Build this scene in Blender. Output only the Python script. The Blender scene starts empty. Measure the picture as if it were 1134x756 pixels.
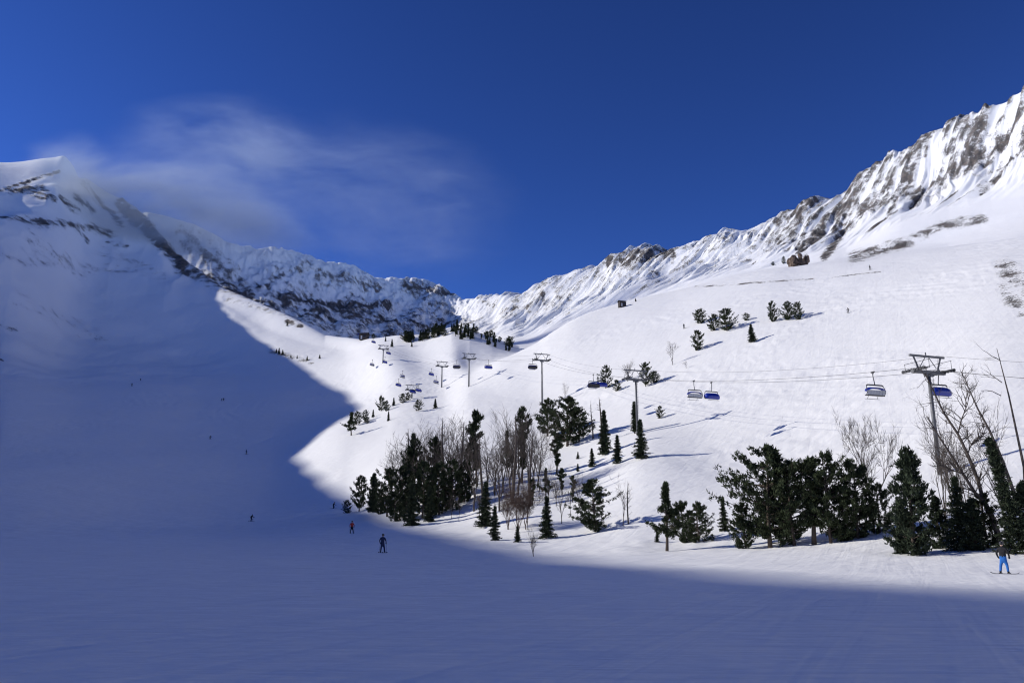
import bpy, bmesh, math, random
import numpy as np
from mathutils import Vector, Matrix

# ------------------------------------------------------------------ camera, sky, sun, exposure
SC = bpy.context.scene
COL = SC.collection
W0, H0, FPX, HORIZON = 1134.0, 756.0, 950.0, 600.0
EYE = 1.65
PITCH = math.atan((HORIZON - H0 / 2) / FPX)
cam_d = bpy.data.cameras.new('camera')
cam = bpy.data.objects.new('camera', cam_d)
COL.objects.link(cam)
cam.location = (0, 0, EYE)
cam.rotation_euler = (math.pi / 2 + PITCH, 0, 0)
cam_d.sensor_width = 36.0
cam_d.lens = 36.0 * FPX / W0
cam_d.clip_start = 0.1
cam_d.clip_end = 20000
SC.camera = cam

SUN_EL, SUN_AZ = math.radians(26.5), math.radians(-86.0)       # azimuth clockwise from +Y
S = np.array([math.sin(SUN_AZ) * math.cos(SUN_EL), math.cos(SUN_AZ) * math.cos(SUN_EL), math.sin(SUN_EL)])
world = bpy.data.worlds.new('World')
SC.world = world
world.use_nodes = True
wn = world.node_tree.nodes
bg = wn['Background']
sky = wn.new('ShaderNodeTexSky')
sky.sky_type = 'NISHITA'
sky.sun_disc = False
sky.sun_elevation = SUN_EL
sky.sun_rotation = SUN_AZ
sky.altitude = 3000
sky.air_density = 1.0
sky.dust_density = 0.0
sky.ozone_density = 4.0
sky_g = wn.new('ShaderNodeGamma')                # deep polarised high-altitude blue
sky_g.inputs[1].default_value = 1.5
sky_m = wn.new('ShaderNodeMix'); sky_m.data_type = 'RGBA'; sky_m.blend_type = 'MULTIPLY'
sky_m.inputs['Factor'].default_value = 1.0
sky_m.inputs['B'].default_value = (0.385, 0.44, 0.63, 1)
world.node_tree.links.new(sky.outputs[0], sky_g.inputs[0])
world.node_tree.links.new(sky_g.outputs[0], sky_m.inputs['A'])
world.node_tree.links.new(sky_m.outputs['Result'], bg.inputs[0])
bg.inputs[1].default_value = 0.084
sun_d = bpy.data.lights.new('sun', 'SUN')
sun_d.energy = 3.2
sun_d.angle = math.radians(0.53)
sun_d.color = (1.0, 0.955, 0.89)
sun = bpy.data.objects.new('sun', sun_d)
COL.objects.link(sun)
sun.rotation_euler = Vector((-S[0], -S[1], -S[2])).to_track_quat('-Z', 'Y').to_euler()
SC.view_settings.view_transform = 'Standard'
SC.view_settings.look = 'None'
SC.view_settings.gamma = 1
SC.view_settings.exposure = 0.32
SC.view_settings.use_curve_mapping = False
SC.render.engine = 'CYCLES'
SC.cycles.use_denoising = True
SC.cycles.volume_bounces = 1
SC.cycles.max_bounces = 8
SC.cycles.diffuse_bounces = 6
SC.cycles.filter_width = 1.15

# ------------------------------------------------------------------ pixel <-> ray helpers
CF = np.array([0, math.cos(PITCH), math.sin(PITCH)])
CU = np.array([0, -math.sin(PITCH), math.cos(PITCH)])
def ray(px, py):
    return CF + np.array([1.0, 0, 0]) * ((px - W0 / 2) / FPX) + CU * ((H0 / 2 - py) / FPX)
def at(px, py, d):
    """world point on the ray of a photo pixel, at horizontal distance d"""
    v = ray(px, py)
    return np.array([0, 0, EYE]) + v * (d / math.hypot(v[0], v[1]))
def project(P):
    q = P - np.array([0, 0, EYE])
    w = np.maximum(q @ CF, 1e-3)
    return W0 / 2 + FPX * q[..., 0] / w, H0 / 2 - FPX * (q @ CU) / w

# ------------------------------------------------------------------ noise
_rng = np.random.RandomState(7)
_perm = np.concatenate([_rng.permutation(256)] * 3)
_ga = _rng.rand(256) * 2 * math.pi
_gx, _gy = np.cos(_ga), np.sin(_ga)
def noise(x, y, seed=0):
    x = np.asarray(x, float) + seed * 17.31; y = np.asarray(y, float) - seed * 9.17
    xi = np.floor(x).astype(int); yi = np.floor(y).astype(int)
    fx = x - xi; fy = y - yi
    xi &= 255; yi &= 255
    u = fx * fx * fx * (fx * (fx * 6 - 15) + 10); v = fy * fy * fy * (fy * (fy * 6 - 15) + 10)
    def g(i, j, dx, dy):
        h = _perm[_perm[(xi + i) & 255] + ((yi + j) & 255)]
        return _gx[h] * dx + _gy[h] * dy
    a = g(0, 0, fx, fy); b = g(1, 0, fx - 1, fy); c = g(0, 1, fx, fy - 1); d = g(1, 1, fx - 1, fy - 1)
    return ((a + u * (b - a)) + v * ((c + u * (d - c)) - (a + u * (b - a)))) * 1.5
def fbm(x, y, octaves=4, seed=0):
    s = 0; a = 1.0; n = 0
    for i in range(octaves):
        s = s + a * noise(x, y, seed + i * 3); n += a; a *= 0.5; x = x * 2.03; y = y * 2.03
    return s / n
def sstep(a, b, x):
    t = np.clip((x - a) / (b - a), 0, 1); return t * t * (3 - 2 * t)
def pchip(xk, yk, xq):
    xk = np.asarray(xk, float); yk = np.asarray(yk, float)
    h = np.diff(xk); dl = np.diff(yk) / h
    m = np.zeros_like(yk)
    w1 = 2 * h[1:] + h[:-1]; w2 = h[1:] + 2 * h[:-1]
    ok = dl[:-1] * dl[1:] > 0
    with np.errstate(all='ignore'):
        hm = (w1 + w2) / (w1 / dl[:-1] + w2 / dl[1:])
    m[1:-1] = np.where(ok, hm, 0)
    m[0] = dl[0]; m[-1] = dl[-1]
    i = np.clip(np.searchsorted(xk, xq) - 1, 0, len(h) - 1)
    t = np.clip((xq - xk[i]) / h[i], 0, 1)
    return ((2 * t**3 - 3 * t**2 + 1) * yk[i] + (t**3 - 2 * t**2 + t) * h[i] * m[i]
            + (-2 * t**3 + 3 * t**2) * yk[i + 1] + (t**3 - t**2) * h[i] * m[i + 1])

# ------------------------------------------------------------------ terrain: lines of (px, py, distance)
LINES = [
 # 0 ground by the skier
 [(0,627.5,60),(300,627.5,60),(567,627,60),(800,630,60),(1000,633,60),(1134,635,60)],
 # 1 foot of the hill
 [(0,588,170),(150,584,190),(280,577,200),(380,567,190),(430,581,148),(540,600,112),(600,613,95),(720,607,95),(820,608,88),(930,605,84),(1010,614,76),(1134,612,76)],
 # 2 lower slope
 [(0,512,300),(200,503,330),(300,503,325),(385,483,300),(430,478,280),(500,496,225),(560,525,175),(620,520,170),(700,512,153),(800,530,136),(900,545,120),(1000,558,105),(1134,560,98)],
 # 3 middle slope
 [(0,430,470),(100,430,505),(200,432,505),(300,440,460),(385,440,425),(430,430,390),(490,436,350),(520,436,315),(560,440,290),(600,446,268),(660,450,238),(720,450,215),(850,440,190),(1000,430,168),(1134,425,152)],
 # 4 crest of the right slope, runs down into the gully; on the left just slope
 [(0,405,560),(100,405,630),(200,405,630),(300,405,560),(380,404,500),(425,396,450),(470,412,410),(490,418,390),(505,418,372),(520,415,360),(540,406,356),(555,399,353),(575,390,357),(595,379,363),(610,369,369),(640,352,382),(690,335,400),(760,319,405),(870,295,405),(930,287,390),(1050,275,350),(1134,264,330)],
 # 5 gully / dip behind that crest; left: upper face under the rocks
 [(0,268,750),(30,256,800),(65,246,865),(100,240,960),(130,245,985),(200,305,840),(250,340,740),(300,368,660),(380,388,560),(425,384,490),(470,392,455),(500,392,430),(520,404,410),(540,401,412),(555,397,418),(575,393,425),(600,386,430),(640,362,430),(690,346,452),(760,329,462),(870,303,470),(930,294,465),(1050,278,450),(1134,262,440)],
 # 6 crest of the left mountain, knoll with trees
 [(0,212,890),(30,204,935),(65,191,1010),(88,197,1040),(130,221,1070),(150,231,1040),(170,251,990),(187,277,945),(195,286,925),(250,322,810),(310,347,715),(360,371,640),(400,376,580),(440,371,530),(470,370,508),(500,362,500),(520,365,490),(545,373,485),(560,380,485),(575,385,490),(600,383,500),(640,360,520),(690,343,520),(760,325,525),(870,298,525),(930,289,523),(1050,271,518),(1134,250,515)],
 # 7 dip behind
 [(0,195,1150),(20,189,1130),(40,183,1112),(60,178,1095),(70,175,1085),(80,185,1095),(95,235,1130),(130,300,1160),(195,340,1030),(250,362,910),(310,385,820),(360,395,760),(400,394,700),(440,388,650),(500,378,620),(545,382,600),(575,383,610),(600,381,620),(640,364,620),(690,346,620),(760,325,610),(870,299,568),(930,287,552),(1050,262,560),(1134,240,560)],
 # 8 foot of the back walls
 [(0,300,1280),(70,300,1270),(195,330,1110),(250,340,1040),(300,356,1030),(400,384,1060),(490,381,1130),(515,379,1080),(560,379,900),(600,376,805),(640,362,770),(690,344,740),(760,320,700),(870,297,612),(930,284,575),(1000,263,572),(1060,250,572),(1134,232,572)],
 # 9 skyline of the back walls
 [(0,290,1400),(100,262,1350),(165,236,1190),(195,243,1185),(215,249,1185),(230,257,1185),(250,270,1190),(268,280,1205),(300,281,1225),(325,281,1250),(345,290,1270),(370,297,1295),(390,300,1310),(410,309,1330),(440,315,1365),(460,315,1385),(475,316,1392),(490,321,1385),(503,333,1365),(515,335,1340),(530,332,1315),(545,333,1290),(560,330,1245),(580,329,1225),(600,318,1200),(640,305,1150),(668,297,1110),(680,287,1090),(695,281,1075),(715,278,1050),(738,283,1025),(760,278,1000),(780,271,985),(800,264,965),(830,260,940),(850,250,925),(870,243,905),(895,228,885),(932,222,860),(950,205,845),(975,186,825),(990,174,815),(1012,168,800),(1040,150,780),(1060,134,765),(1085,131,748),(1105,118,735),(1122,108,722),(1134,98,715)],
]
def line_az(pts):
    P = np.array([at(*p) for p in pts])
    return np.degrees(np.arctan2(P[:, 0], P[:, 1])), np.hypot(P[:, 0], P[:, 1]), P[:, 2]
L = [line_az(p) for p in LINES]
A0, A1 = max(l[0][0] for l in L), min(l[0][-1] for l in L)

def knots_at(az, LL):
    """radial knots of every column: arrays (n_az, K) of r and z"""
    az = np.asarray(az, float)
    rs, zs = [], []
    def add(r, z): rs.append(np.broadcast_to(r, az.shape)); zs.append(np.broadcast_to(z, az.shape))
    add(0.3, 0.0); add(24.0, 0.0)
    for k, (a, r, z) in enumerate(LL):
        if k == 9:      # middle of the walls: concave profile
            rr, zz = pchip(a, r, az), np.interp(az, a, z)
            add(rs[-1] + (rr - rs[-1]) * 0.55, zs[-1] + (zz - zs[-1]) * 0.45)
            add(rr, zz)
        elif k == 6:
            add(np.interp(az, a, r), np.interp(az, a, z))
        else:
            add(pchip(a, r, az), pchip(a, z, az))
    add(rs[-1] + 220, zs[-1] * 0.72); add(2300.0, zs[-1] * 0.4); add(4000.0, 0.0)
    R = np.array(rs).T.copy(); Z = np.array(zs).T.copy()
    for k in range(1, R.shape[1]):
        R[:, k] = np.maximum(R[:, k], R[:, k - 1] + 4)
    return R, Z

# the ridge outside the frame on the left: its crest lies on the sun rays through the shadow's edge
SHADOW_EDGE = [(1300,678),(1134,665),(950,652),(760,640),(640,625),(540,609),(450,588),(385,562),(345,535),(322,505),(345,480),(394,450),(360,425),(310,392),(270,362),(240,335),(212,312),(190,293)]
def ground0(px, py):
    v = ray(px, py); hd = math.hypot(v[0], v[1]); az = math.degrees(math.atan2(v[0], v[1]))
    R, Z = knots_at(np.array([np.clip(az, A0, A1)]), L)
    q = np.linspace(10, 1200, 6000)
    z = pchip(R[0], Z[0], q)
    hit = np.where(EYE + v[2] / hd * q < z)[0]
    d = q[hit[0]] if len(hit) else 1200
    return np.array([0, 0, EYE]) + v * (d / hd)
Qs = []
for i, (px, py) in enumerate(SHADOW_EDGE):
    P = ground0(px, py)
    f = i / (len(SHADOW_EDGE) - 1)
    xq = -620 + 60 * f / 0.65 if f < 0.65 else -560 + (f - 0.65) / 0.35 * 85
    t = (P[0] - xq) / -S[0]
    Qs.append(P + S * t)
Qs = np.array(Qs)
qa = np.degrees(np.arctan2(Qs[:, 0], Qs[:, 1])); qr = np.hypot(Qs[:, 0], Qs[:, 1]); qz = Qs[:, 2]
keep = [0]
for i in range(1, len(qa)):
    if qa[i] > qa[keep[-1]] + 0.25 and qa[i] < A0 - 0.35: keep.append(i)
qa, qr, qz = qa[keep], qr[keep], qz[keep]
print('ridge az', np.round(qa, 1), 'r', np.round(qr), 'z', np.round(qz))
qa = np.concatenate([[-178, -140, -115, -92], qa]); qr = np.concatenate([[900, 690, 640, 628], qr]); qz = np.concatenate([[80, 250, 350, 352], qz])
frac_r = [0.16, 0.36, 0.52, 0.68, 0.82, 0.92, 1.0, 1.10, 1.22, 1.40]
frac_z = [0.0, 0.06, 0.2, 0.42, 0.68, 0.87, 1.0, 0.86, 0.72, 0.5]
near_r = np.array([r[0] for a, r, z in L]) / L[6][1][0]; near_z = np.array([z[0] for a, r, z in L]) / L[6][2][0]
LX = []
for k, (a, r, z) in enumerate(L):
    er = r[-1] * np.array([1.0, 1.0, 1.0, 1.05, 1.25]); ez = z[-1] * np.array([1.02, 1.0, 0.85, 0.65, 0.3])      # unseen slope round behind the camera, height set to bounce sunlight into the shade
    sel = qa < a[0] - 0.3
    bl = sstep(A0 - 16, A0 - 2, qa)
    fr = frac_r[k] * (1 - bl) + near_r[k] * bl; fz = frac_z[k] * (1 - bl) + near_z[k] * bl
    LX.append((np.concatenate([qa[sel], a, [40, 60, 110, 148, 178]]),
               np.concatenate([np.maximum((qr * fr)[sel], 60 * (k == 0)), r, er]),
               np.concatenate([(qz * fz)[sel], z, ez])))

AZ = np.concatenate([np.arange(-180, -100, 2.0), np.arange(-100, -36, 0.4), np.arange(-36, 36, 0.058), np.arange(36, 100, 1.0), np.arange(100, 180, 2.0)])
RG = np.concatenate([np.linspace(0.4, 60, 80), np.arange(60.7, 540, 0.95), np.arange(540, 1420, 1.7), np.arange(1420, 2300, 25), [2300, 2800, 3400, 4000]])
KR, KZ = knots_at(AZ, LX)
ZG = np.empty((len(AZ), len(RG))); WG = np.empty_like(ZG)
kk = np.arange(KR.shape[1])
for i in range(len(AZ)):
    ZG[i] = pchip(KR[i], KZ[i], RG)
    WG[i] = np.interp(RG, KR[i], kk)
# soften the joint between the framed slopes and the ridge beside the frame
dA = np.gradient(AZ); ZS = ZG.copy()
for i in np.where((AZ > -56) & (AZ < -30.4))[0]:
    w = np.exp(-((AZ - AZ[i]) / 1.3) ** 2) * dA; j = np.where(w > 1e-4 * w.max())[0]
    b = float(sstep(-30.4, -32.2, AZ[i])) * float(sstep(-56, -50, AZ[i]))
    ZS[i] = ZG[i] * (1 - b) + b * (w[j, None] * ZG[j]).sum(0) / w[j].sum()
ZG = ZS
XG = np.sin(np.radians(AZ))[:, None] * RG[None]
YG = np.cos(np.radians(AZ))[:, None] * RG[None]
# knot numbers: 2 skier ground, 3 foot, 4 lower, 5 middle, 6 crest/slope, 7 gully, 8 left crest + knoll, 9 dip, 10 wall foot, 11 wall mid, 12 skyline
PX, PY = project(np.stack([XG, YG, ZG], -1))
inview = (1 - sstep(33.5, 36, np.abs(AZ)))[:, None]
nearfade = sstep(40, 160, RG)[None]
# broad unevenness of the snow
ZG += fbm(XG / 70, YG / 70, 3, 1) * 1.1 * nearfade * sstep(2.5, 4, WG) * (1 - sstep(7, 8, WG) * 0.5)
ZG += fbm(XG / 14, YG / 14, 3, 2) * 0.16 * nearfade
ZG += fbm(XG / 5, YG / 9, 2, 5) * 0.05 * sstep(8, 30, RG)[None]
tr = sstep(3.6, 4.6, WG) * (1 - sstep(6.9, 7.6, WG)) * sstep(-0.1, 0.4, fbm(XG / 48, YG / 48, 2, 14))
ZG += tr * fbm(XG / 2.6, YG / 3.4, 2, 15) * 0.19
ZG += tr * (np.abs(noise((XG + 0.4 * YG) / 5.5 + 0.9 * noise(XG / 25, YG / 25, 17), YG / 60, 16))) * 0.24
# drifted bumps by the grove's front bank
ZG += fbm(XG / 6, YG / 6, 3, 8) * 0.30 * np.exp(-((WG - 3.0) / 0.35) ** 2) * sstep(70, 90, RG)[None]

# --- walls: ribs that run down the fall line
wall = sstep(9.9, 10.6, WG) * (1 - sstep(12.5, 13, WG))
right = sstep(500, 560, PX)
lo, hi = np.array([-80.0, 1250.0]), np.array([360.0, 610.0])
ud = (lo - hi) / np.linalg.norm(lo - hi)
u = XG * ud[0] + YG * ud[1]
v = XG * ud[1] - YG * ud[0]
uw = u + 14 * fbm(XG / 60, YG / 60, 2, 11)
rib1 = 1 - 2 * np.abs(noise(uw / 46, v / 420, 21)); rib2 = 1 - 2 * np.abs(noise(uw / 19, v / 160, 22)); rib3 = 1 - 2 * np.abs(noise(uw / 8.5, v / 60, 25)); rib4 = 1 - 2 * np.abs(noise(uw / 4.2, v / 26, 26))
rib = rib1 * 7.5 + rib2 * 5.0 + rib3 * 2.6 + rib4 * 1.7
top = 1 - 0.75 * sstep(11.75, 12, WG)
ZG += wall * right * (rib - 6) * top * sstep(10.2, 11.0, WG) * inview
rough = fbm(XG / 11, YG / 11, 4, 31)
# back wall on the left: buttresses
bw = 1 - right
ub = XG * 0.93 - YG * 0.36 + 22 * fbm(XG / 80, YG / 80, 3, 41)
ribb = 1 - 2 * np.abs(noise(ub / 62, YG / 500, 42)); ribb2 = 1 - 2 * np.abs(noise(ub / 22, YG / 150, 43))
ZG += wall * bw * (ribb * 4 + ribb2 * 2.5 + 13 * fbm(XG / 46, YG / 70, 4, 45) + 5 * (1 - 2 * np.abs(fbm(XG / 13, YG / 17, 3, 46)))) * top * inview * (0.3 + 0.7 * sstep(215, 300, PX))
fl = sstep(4.6, 5.8, WG) * (1 - sstep(7.4, 8.0, WG)) * (1 - sstep(230, 300, PX)) * inview
ZG += fl * (fbm(XG / 85, YG / 85, 3, 57) * 6 + fbm(XG / 20, YG / 30, 3, 58) * 0.6)
# left mountain: chutes near the top
lm = sstep(6.4, 7.0, WG) * (1 - sstep(7.6, 8.0, WG)) * (1 - sstep(195, 260, PX))
ulm = XG * 0.8 + YG * 0.3 + 10 * fbm(XG / 40, YG / 40, 2, 51)
ZG += lm * (1 - 2 * np.abs(noise(ulm / 30, YG / 300, 52))) * 4.0 * top * inview

ZG += (1 - sstep(A0 - 5, A0 - 2, AZ))[:, None] * fbm(XG / 38, YG / 38, 3, 53) * 3.0 * sstep(4.5, 8, WG)
# --- where rock shows: density 0..1
RK = np.zeros_like(ZG)
def streak(x0, y0, x1, y1, w, d, w0=3.5, w1=12.3):
    dx, dy = x1 - x0, y1 - y0
    t = np.clip(((PX - x0) * dx + (PY - y0) * dy) / max(dx * dx + dy * dy, 1e-6), 0, 1)
    dist = np.hypot(PX - x0 - t * dx, PY - y0 - t * dy)
    m = 0.78 * d * (1 - sstep(0, w * 1.15, dist)) * ((WG > w0) & (WG < w1)) * inview
    np.maximum(RK, m, out=RK)
ribs = sstep(0.15, 0.75, rib2 * 0.45 + rib1 * 0.35 + rib3 * 0.25 + 0.5 * fbm(XG / 38, YG / 38, 3, 61))
wf = np.clip((WG - 10) / 2, 0, 1)
RK = np.maximum(RK, wall * right * inview * ribs * (0.46 * sstep(0.35, 0.6, wf)) * (0.55 + 0.45 * sstep(820, 900, PX)))
# left back wall: speckled, denser at the foot
spk = 0.5 + 0.9 * fbm(XG / 30, YG / 30, 3, 71)
RK = np.maximum(RK, wall * bw * inview * np.clip(spk, 0, 1) * (0.56 * (1 - sstep(0.35, 0.8, wf)) + 0.14) * sstep(265, 330, PX + PY - 300 + 40))
for s_ in [(135,228,205,300,11,0.95),(150,236,170,262,9,0.95),(200,296,275,325,13,0.5),(205,262,262,315,22,0.4),
           (310,331,352,338,7,0.75),(352,338,430,345,7,0.85),(300,318,340,300,9,0.42),(350,310,420,322,9,0.5),(450,322,498,330,12,0.6),(470,335,500,350,14,0.4),
           (28,206,50,222,8,0.55),(47,208,60,224,6,0.5),(66,220,86,234,6,0.5),(82,217,102,236,6,0.5),(92,206,135,250,7,0.62),(0,211,66,190,3.5,0.6),(12,212,40,208,6,0.5,3.5,8.0),
           (0,245,30,248,7,0.5),(25,247,58,252,8,0.55),(60,249,92,255,7,0.5),(82,254,97,268,6,0.42),(100,254,124,260,8,0.5),(120,270,140,276,5,0.35),
           (30,268,90,300,16,0.22),(20,330,110,372,16,0.16),(110,280,180,310,12,0.2),
           (0,285,60,292,7,0.25),(100,300,150,303,8,0.25),(0,358,18,362,5,0.4),(0,397,3,399,2.5,0.9),
           (672,290,742,284,12,0.72),(690,298,712,290,9,0.6),(885,282,910,262,8,0.75),(895,262,948,226,9,0.55),(912,285,944,252,7,0.7),(945,285,1008,268,11,0.55),(1012,264,1042,250,9,0.55),(1044,250,1088,242,9,0.5),
           (1114,300,1136,316,19,0.5),(1110,318,1130,342,14,0.4),(1010,228,1034,205,7,0.75),(985,240,1010,205,5,0.7),(1070,195,1092,165,6,0.75),(1086,212,1134,168,4,0.7),(1100,170,1134,120,9,0.6),(1090,150,1110,128,8,0.55),
           (770,318,840,314,1.6,0.55,3.5,9),(840,315,900,309,1.6,0.6,3.5,9),(900,309,975,301,1.3,0.4,3.5,9),(300,388,345,400,5,0.4),(205,302,300,330,6,0.3),(250,330,330,352,7,0.3),(318,356,334,361,4,0.7),
           (530,335,548,342,4,0.5),(566,348,574,338,4,0.5),(585,345,602,328,4,0.5)]:
    streak(*s_)
# thin broken streaks of rock down the ribs of the right wall
st = sstep(0.05, 0.5, noise(uw / 6.5, v / 60, 91)) * sstep(-0.15, 0.35, fbm(XG / 55, YG / 55, 3, 92))
RK = np.maximum(RK, wall * right * inview * st * 0.55 * sstep(0.12, 0.35, wf) * (0.6 + 0.4 * sstep(600, 900, PX)))
RK *= np.clip(0.95 + 1.1 * fbm(XG / 8, YG / 8, 3, 81), 0.1, 1.25)
ZG += RK * rough * 3.0 * sstep(500, 700, RG)[None]
ZG += RK * fbm(XG / 3.2, YG / 3.2, 3, 33) * 2.2 * sstep(300, 600, RG)[None]

def Hz(x, y):
    az = math.degrees(math.atan2(x, y)); r = math.hypot(x, y)
    i = int(np.clip(np.searchsorted(AZ, az) - 1, 0, len(AZ) - 2)); j = int(np.clip(np.searchsorted(RG, r) - 1, 0, len(RG) - 2))
    a = (az - AZ[i]) / (AZ[i + 1] - AZ[i]); b = (r - RG[j]) / (RG[j + 1] - RG[j])
    return float((ZG[i, j] * (1 - a) + ZG[i + 1, j] * a) * (1 - b) + (ZG[i, j + 1] * (1 - a) + ZG[i + 1, j + 1] * a) * b)
def ground(px, py, rmin=8.0, rmax=1400):
    """first point of the terrain seen along a photo ray"""
    vv = ray(px, py); hd = math.hypot(vv[0], vv[1]); az = math.degrees(math.atan2(vv[0], vv[1]))
    i = int(np.clip(np.searchsorted(AZ, az) - 1, 0, len(AZ) - 2)); a = (az - AZ[i]) / (AZ[i + 1] - AZ[i])
    col = ZG[i] * (1 - a) + ZG[i + 1] * a
    q = np.arange(rmin, rmax, 0.25)
    z = np.interp(q, RG, col)
    hit = np.where(EYE + vv[2] / hd * q <= z)[0]
    d = q[hit[0]] if len(hit) else rmax
    p = np.array([0, 0, EYE]) + vv * (d / hd)
    return Vector((p[0], p[1], Hz(p[0], p[1])))
def scale_at(p):        # metres per photo pixel at a point
    return float((np.array(p) - np.array([0, 0, EYE])) @ CF) / FPX

# ------------------------------------------------------------------ materials
def mat(name, color=(0.5, 0.5, 0.5), rough=0.6, metal=0.0, var=0.0, scale=8.0, bump=0.0, spec=0.4):
    m = bpy.data.materials.new(name); m.use_nodes = True
    nt = m.node_tree; b = nt.nodes['Principled BSDF']
    b.inputs['Base Color'].default_value = (*color, 1); b.inputs['Roughness'].default_value = rough
    b.inputs['Metallic'].default_value = metal; b.inputs['Specular IOR Level'].default_value = spec
    if var or bump:
        tc = nt.nodes.new('ShaderNodeTexCoord'); nz = nt.nodes.new('ShaderNodeTexNoise')
        nz.inputs['Scale'].default_value = scale; nz.inputs['Detail'].default_value = 4
        nt.links.new(tc.outputs['Object'], nz.inputs['Vector'])
        if var:
            rmp = nt.nodes.new('ShaderNodeValToRGB')
            rmp.color_ramp.elements[0].position = 0.3; rmp.color_ramp.elements[1].position = 0.7
            rmp.color_ramp.elements[0].color = (*[c * (1 - var) for c in color], 1)
            rmp.color_ramp.elements[1].color = (*[min(1, c * (1 + var)) for c in color], 1)
            nt.links.new(nz.outputs['Fac'], rmp.inputs[0]); nt.links.new(rmp.outputs[0], b.inputs['Base Color'])
        if bump:
            bp = nt.nodes.new('ShaderNodeBump'); bp.inputs['Strength'].default_value = bump
            nt.links.new(nz.outputs['Fac'], bp.inputs['Height']); nt.links.new(bp.outputs[0], b.inputs['Normal'])
    return m

def terrain_material():
    m = bpy.data.materials.new('snow_and_rock'); m.use_nodes = True
    nt = m.node_tree; N = nt.nodes.new; K = nt.links.new
    b = nt.nodes['Principled BSDF']
    geo = N('ShaderNodeNewGeometry')
    att = N('ShaderNodeAttribute'); att.attribute_name = 'rock'
    def nz(scale, detail=4, rough=0.55, vec=None):
        n = N('ShaderNodeTexNoise'); n.inputs['Scale'].default_value = scale; n.inputs['Detail'].default_value = detail; n.inputs['Roughness'].default_value = rough
        K(vec if vec is not None else geo.outputs['Position'], n.inputs['Vector']); return n
    def mth(op, a, bb=None, clamp=False):
        n = N('ShaderNodeMath'); n.operation = op; n.use_clamp = clamp
        for i, q in enumerate((a, bb)):
            if q is None: continue
            if isinstance(q, (int, float)): n.inputs[i].default_value = q
            else: K(q, n.inputs[i])
        return n.outputs[0]
    # rock shows where a fine noise falls under the density
    n1b = nz(0.11, 5, 0.65)
    n1 = N('ShaderNodeMix'); n1.inputs['Factor'].default_value = 0.36
    K(nz(1.15, 6, 0.85).outputs['Fac'], n1.inputs['A']); K(n1b.outputs['Fac'], n1.inputs['B'])
    f = mth('SUBTRACT', mth('ADD', att.outputs['Fac'], mth('MULTIPLY', n1.outputs['Result'], 2.8)), 1.4 + 0.30)
    mask = mth('MULTIPLY', f, 15.0, True)
    gate = mth('MULTIPLY', mth('SUBTRACT', att.outputs['Fac'], 0.04), 30.0, True)
    mask = mth('MULTIPLY', mask, gate)
    # rock colour
    rc = N('ShaderNodeValToRGB'); n2 = nz(0.22, 6, 0.7)
    e = rc.color_ramp.elements
    e[0].position = 0.32; e[0].color = (0.035, 0.033, 0.034, 1)
    e[1].position = 0.72; e[1].color = (0.27, 0.22, 0.175, 1)
    em = rc.color_ramp.elements.new(0.5); em.color = (0.11, 0.10, 0.093, 1)
    K(n2.outputs['Fac'], rc.inputs[0])
    # snow colour: nearly white, old tracks very slightly darker
    sc = N('ShaderNodeValToRGB'); n3 = nz(0.02, 6, 0.6)
    sc.color_ramp.elements[0].position = 0.3; sc.color_ramp.elements[0].color = (0.875, 0.875, 0.85, 1)
    sc.color_ramp.elements[1].position = 0.7; sc.color_ramp.elements[1].color = (0.92, 0.92, 0.895, 1)
    K(n3.outputs['Fac'], sc.inputs[0])
    mx = N('ShaderNodeMix'); mx.data_type = 'RGBA'
    K(mask, mx.inputs['Factor']); K(sc.outputs[0], mx.inputs['A']); K(rc.outputs[0], mx.inputs['B'])
    K(mx.outputs['Result'], b.inputs['Base Color'])
    b.inputs['Roughness'].default_value = 0.75; b.inputs['Specular IOR Level'].default_value = 0.2
    # wind texture
    mp = N('ShaderNodeMapping'); mp.inputs['Scale'].default_value = (0.35, 1.0, 1.0); K(geo.outputs['Position'], mp.inputs['Vector'])
    na = nz(0.55, 5, 0.6, mp.outputs['Vector']); nb = nz(3.2, 3, 0.6, mp.outputs['Vector']); nc = nz(0.10, 4, 0.6)
    h = mth('ADD', mth('MULTIPLY', na.outputs['Fac'], 0.30), mth('MULTIPLY', nb.outputs['Fac'], 0.035))
    mp3 = N('ShaderNodeMapping'); mp3.inputs['Scale'].default_value = (0.05, 1.5, 1.0); mp3.inputs['Rotation'].default_value = (0, 0, 0.05); K(geo.outputs['Position'], mp3.inputs['Vector'])
    nd = nz(1.0, 4, 0.65, mp3.outputs['Vector']); h = mth('ADD', h, mth('MULTIPLY', nd.outputs['Fac'], 0.16))
    h = mth('ADD', h, mth('MULTIPLY', nc.outputs['Fac'], 0.6))
    for ang, sx, amp in ((0.70, 0.55, 0.26), (0.25, 0.8, 0.16), (1.15, 0.7, 0.16)):      # old ski tracks run down the fall line
        mt_ = N('ShaderNodeMapping'); mt_.vector_type = 'TEXTURE'; mt_.inputs['Rotation'].default_value = (0, 0, ang); mt_.inputs['Scale'].default_value = (28.0, 1 / sx, 8.0); K(geo.outputs['Position'], mt_.inputs['Vector'])
        nt_ = nz(1.0, 3, 0.6, mt_.outputs['Vector']); nt_.inputs['Distortion'].default_value = 0.6
        h = mth('ADD', h, mth('MULTIPLY', nt_.outputs['Fac'], amp))
    h = mth('ADD', h, mth('MULTIPLY', mask, mth('MULTIPLY', n1.outputs['Result'], 4.0)))
    bp = N('ShaderNodeBump'); bp.inputs['Strength'].default_value = 0.55; bp.inputs['Distance'].default_value = 1.0
    K(h, bp.inputs['Height']); K(bp.outputs[0], b.inputs['Normal'])
    return m
M_TERRAIN = terrain_material()

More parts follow.
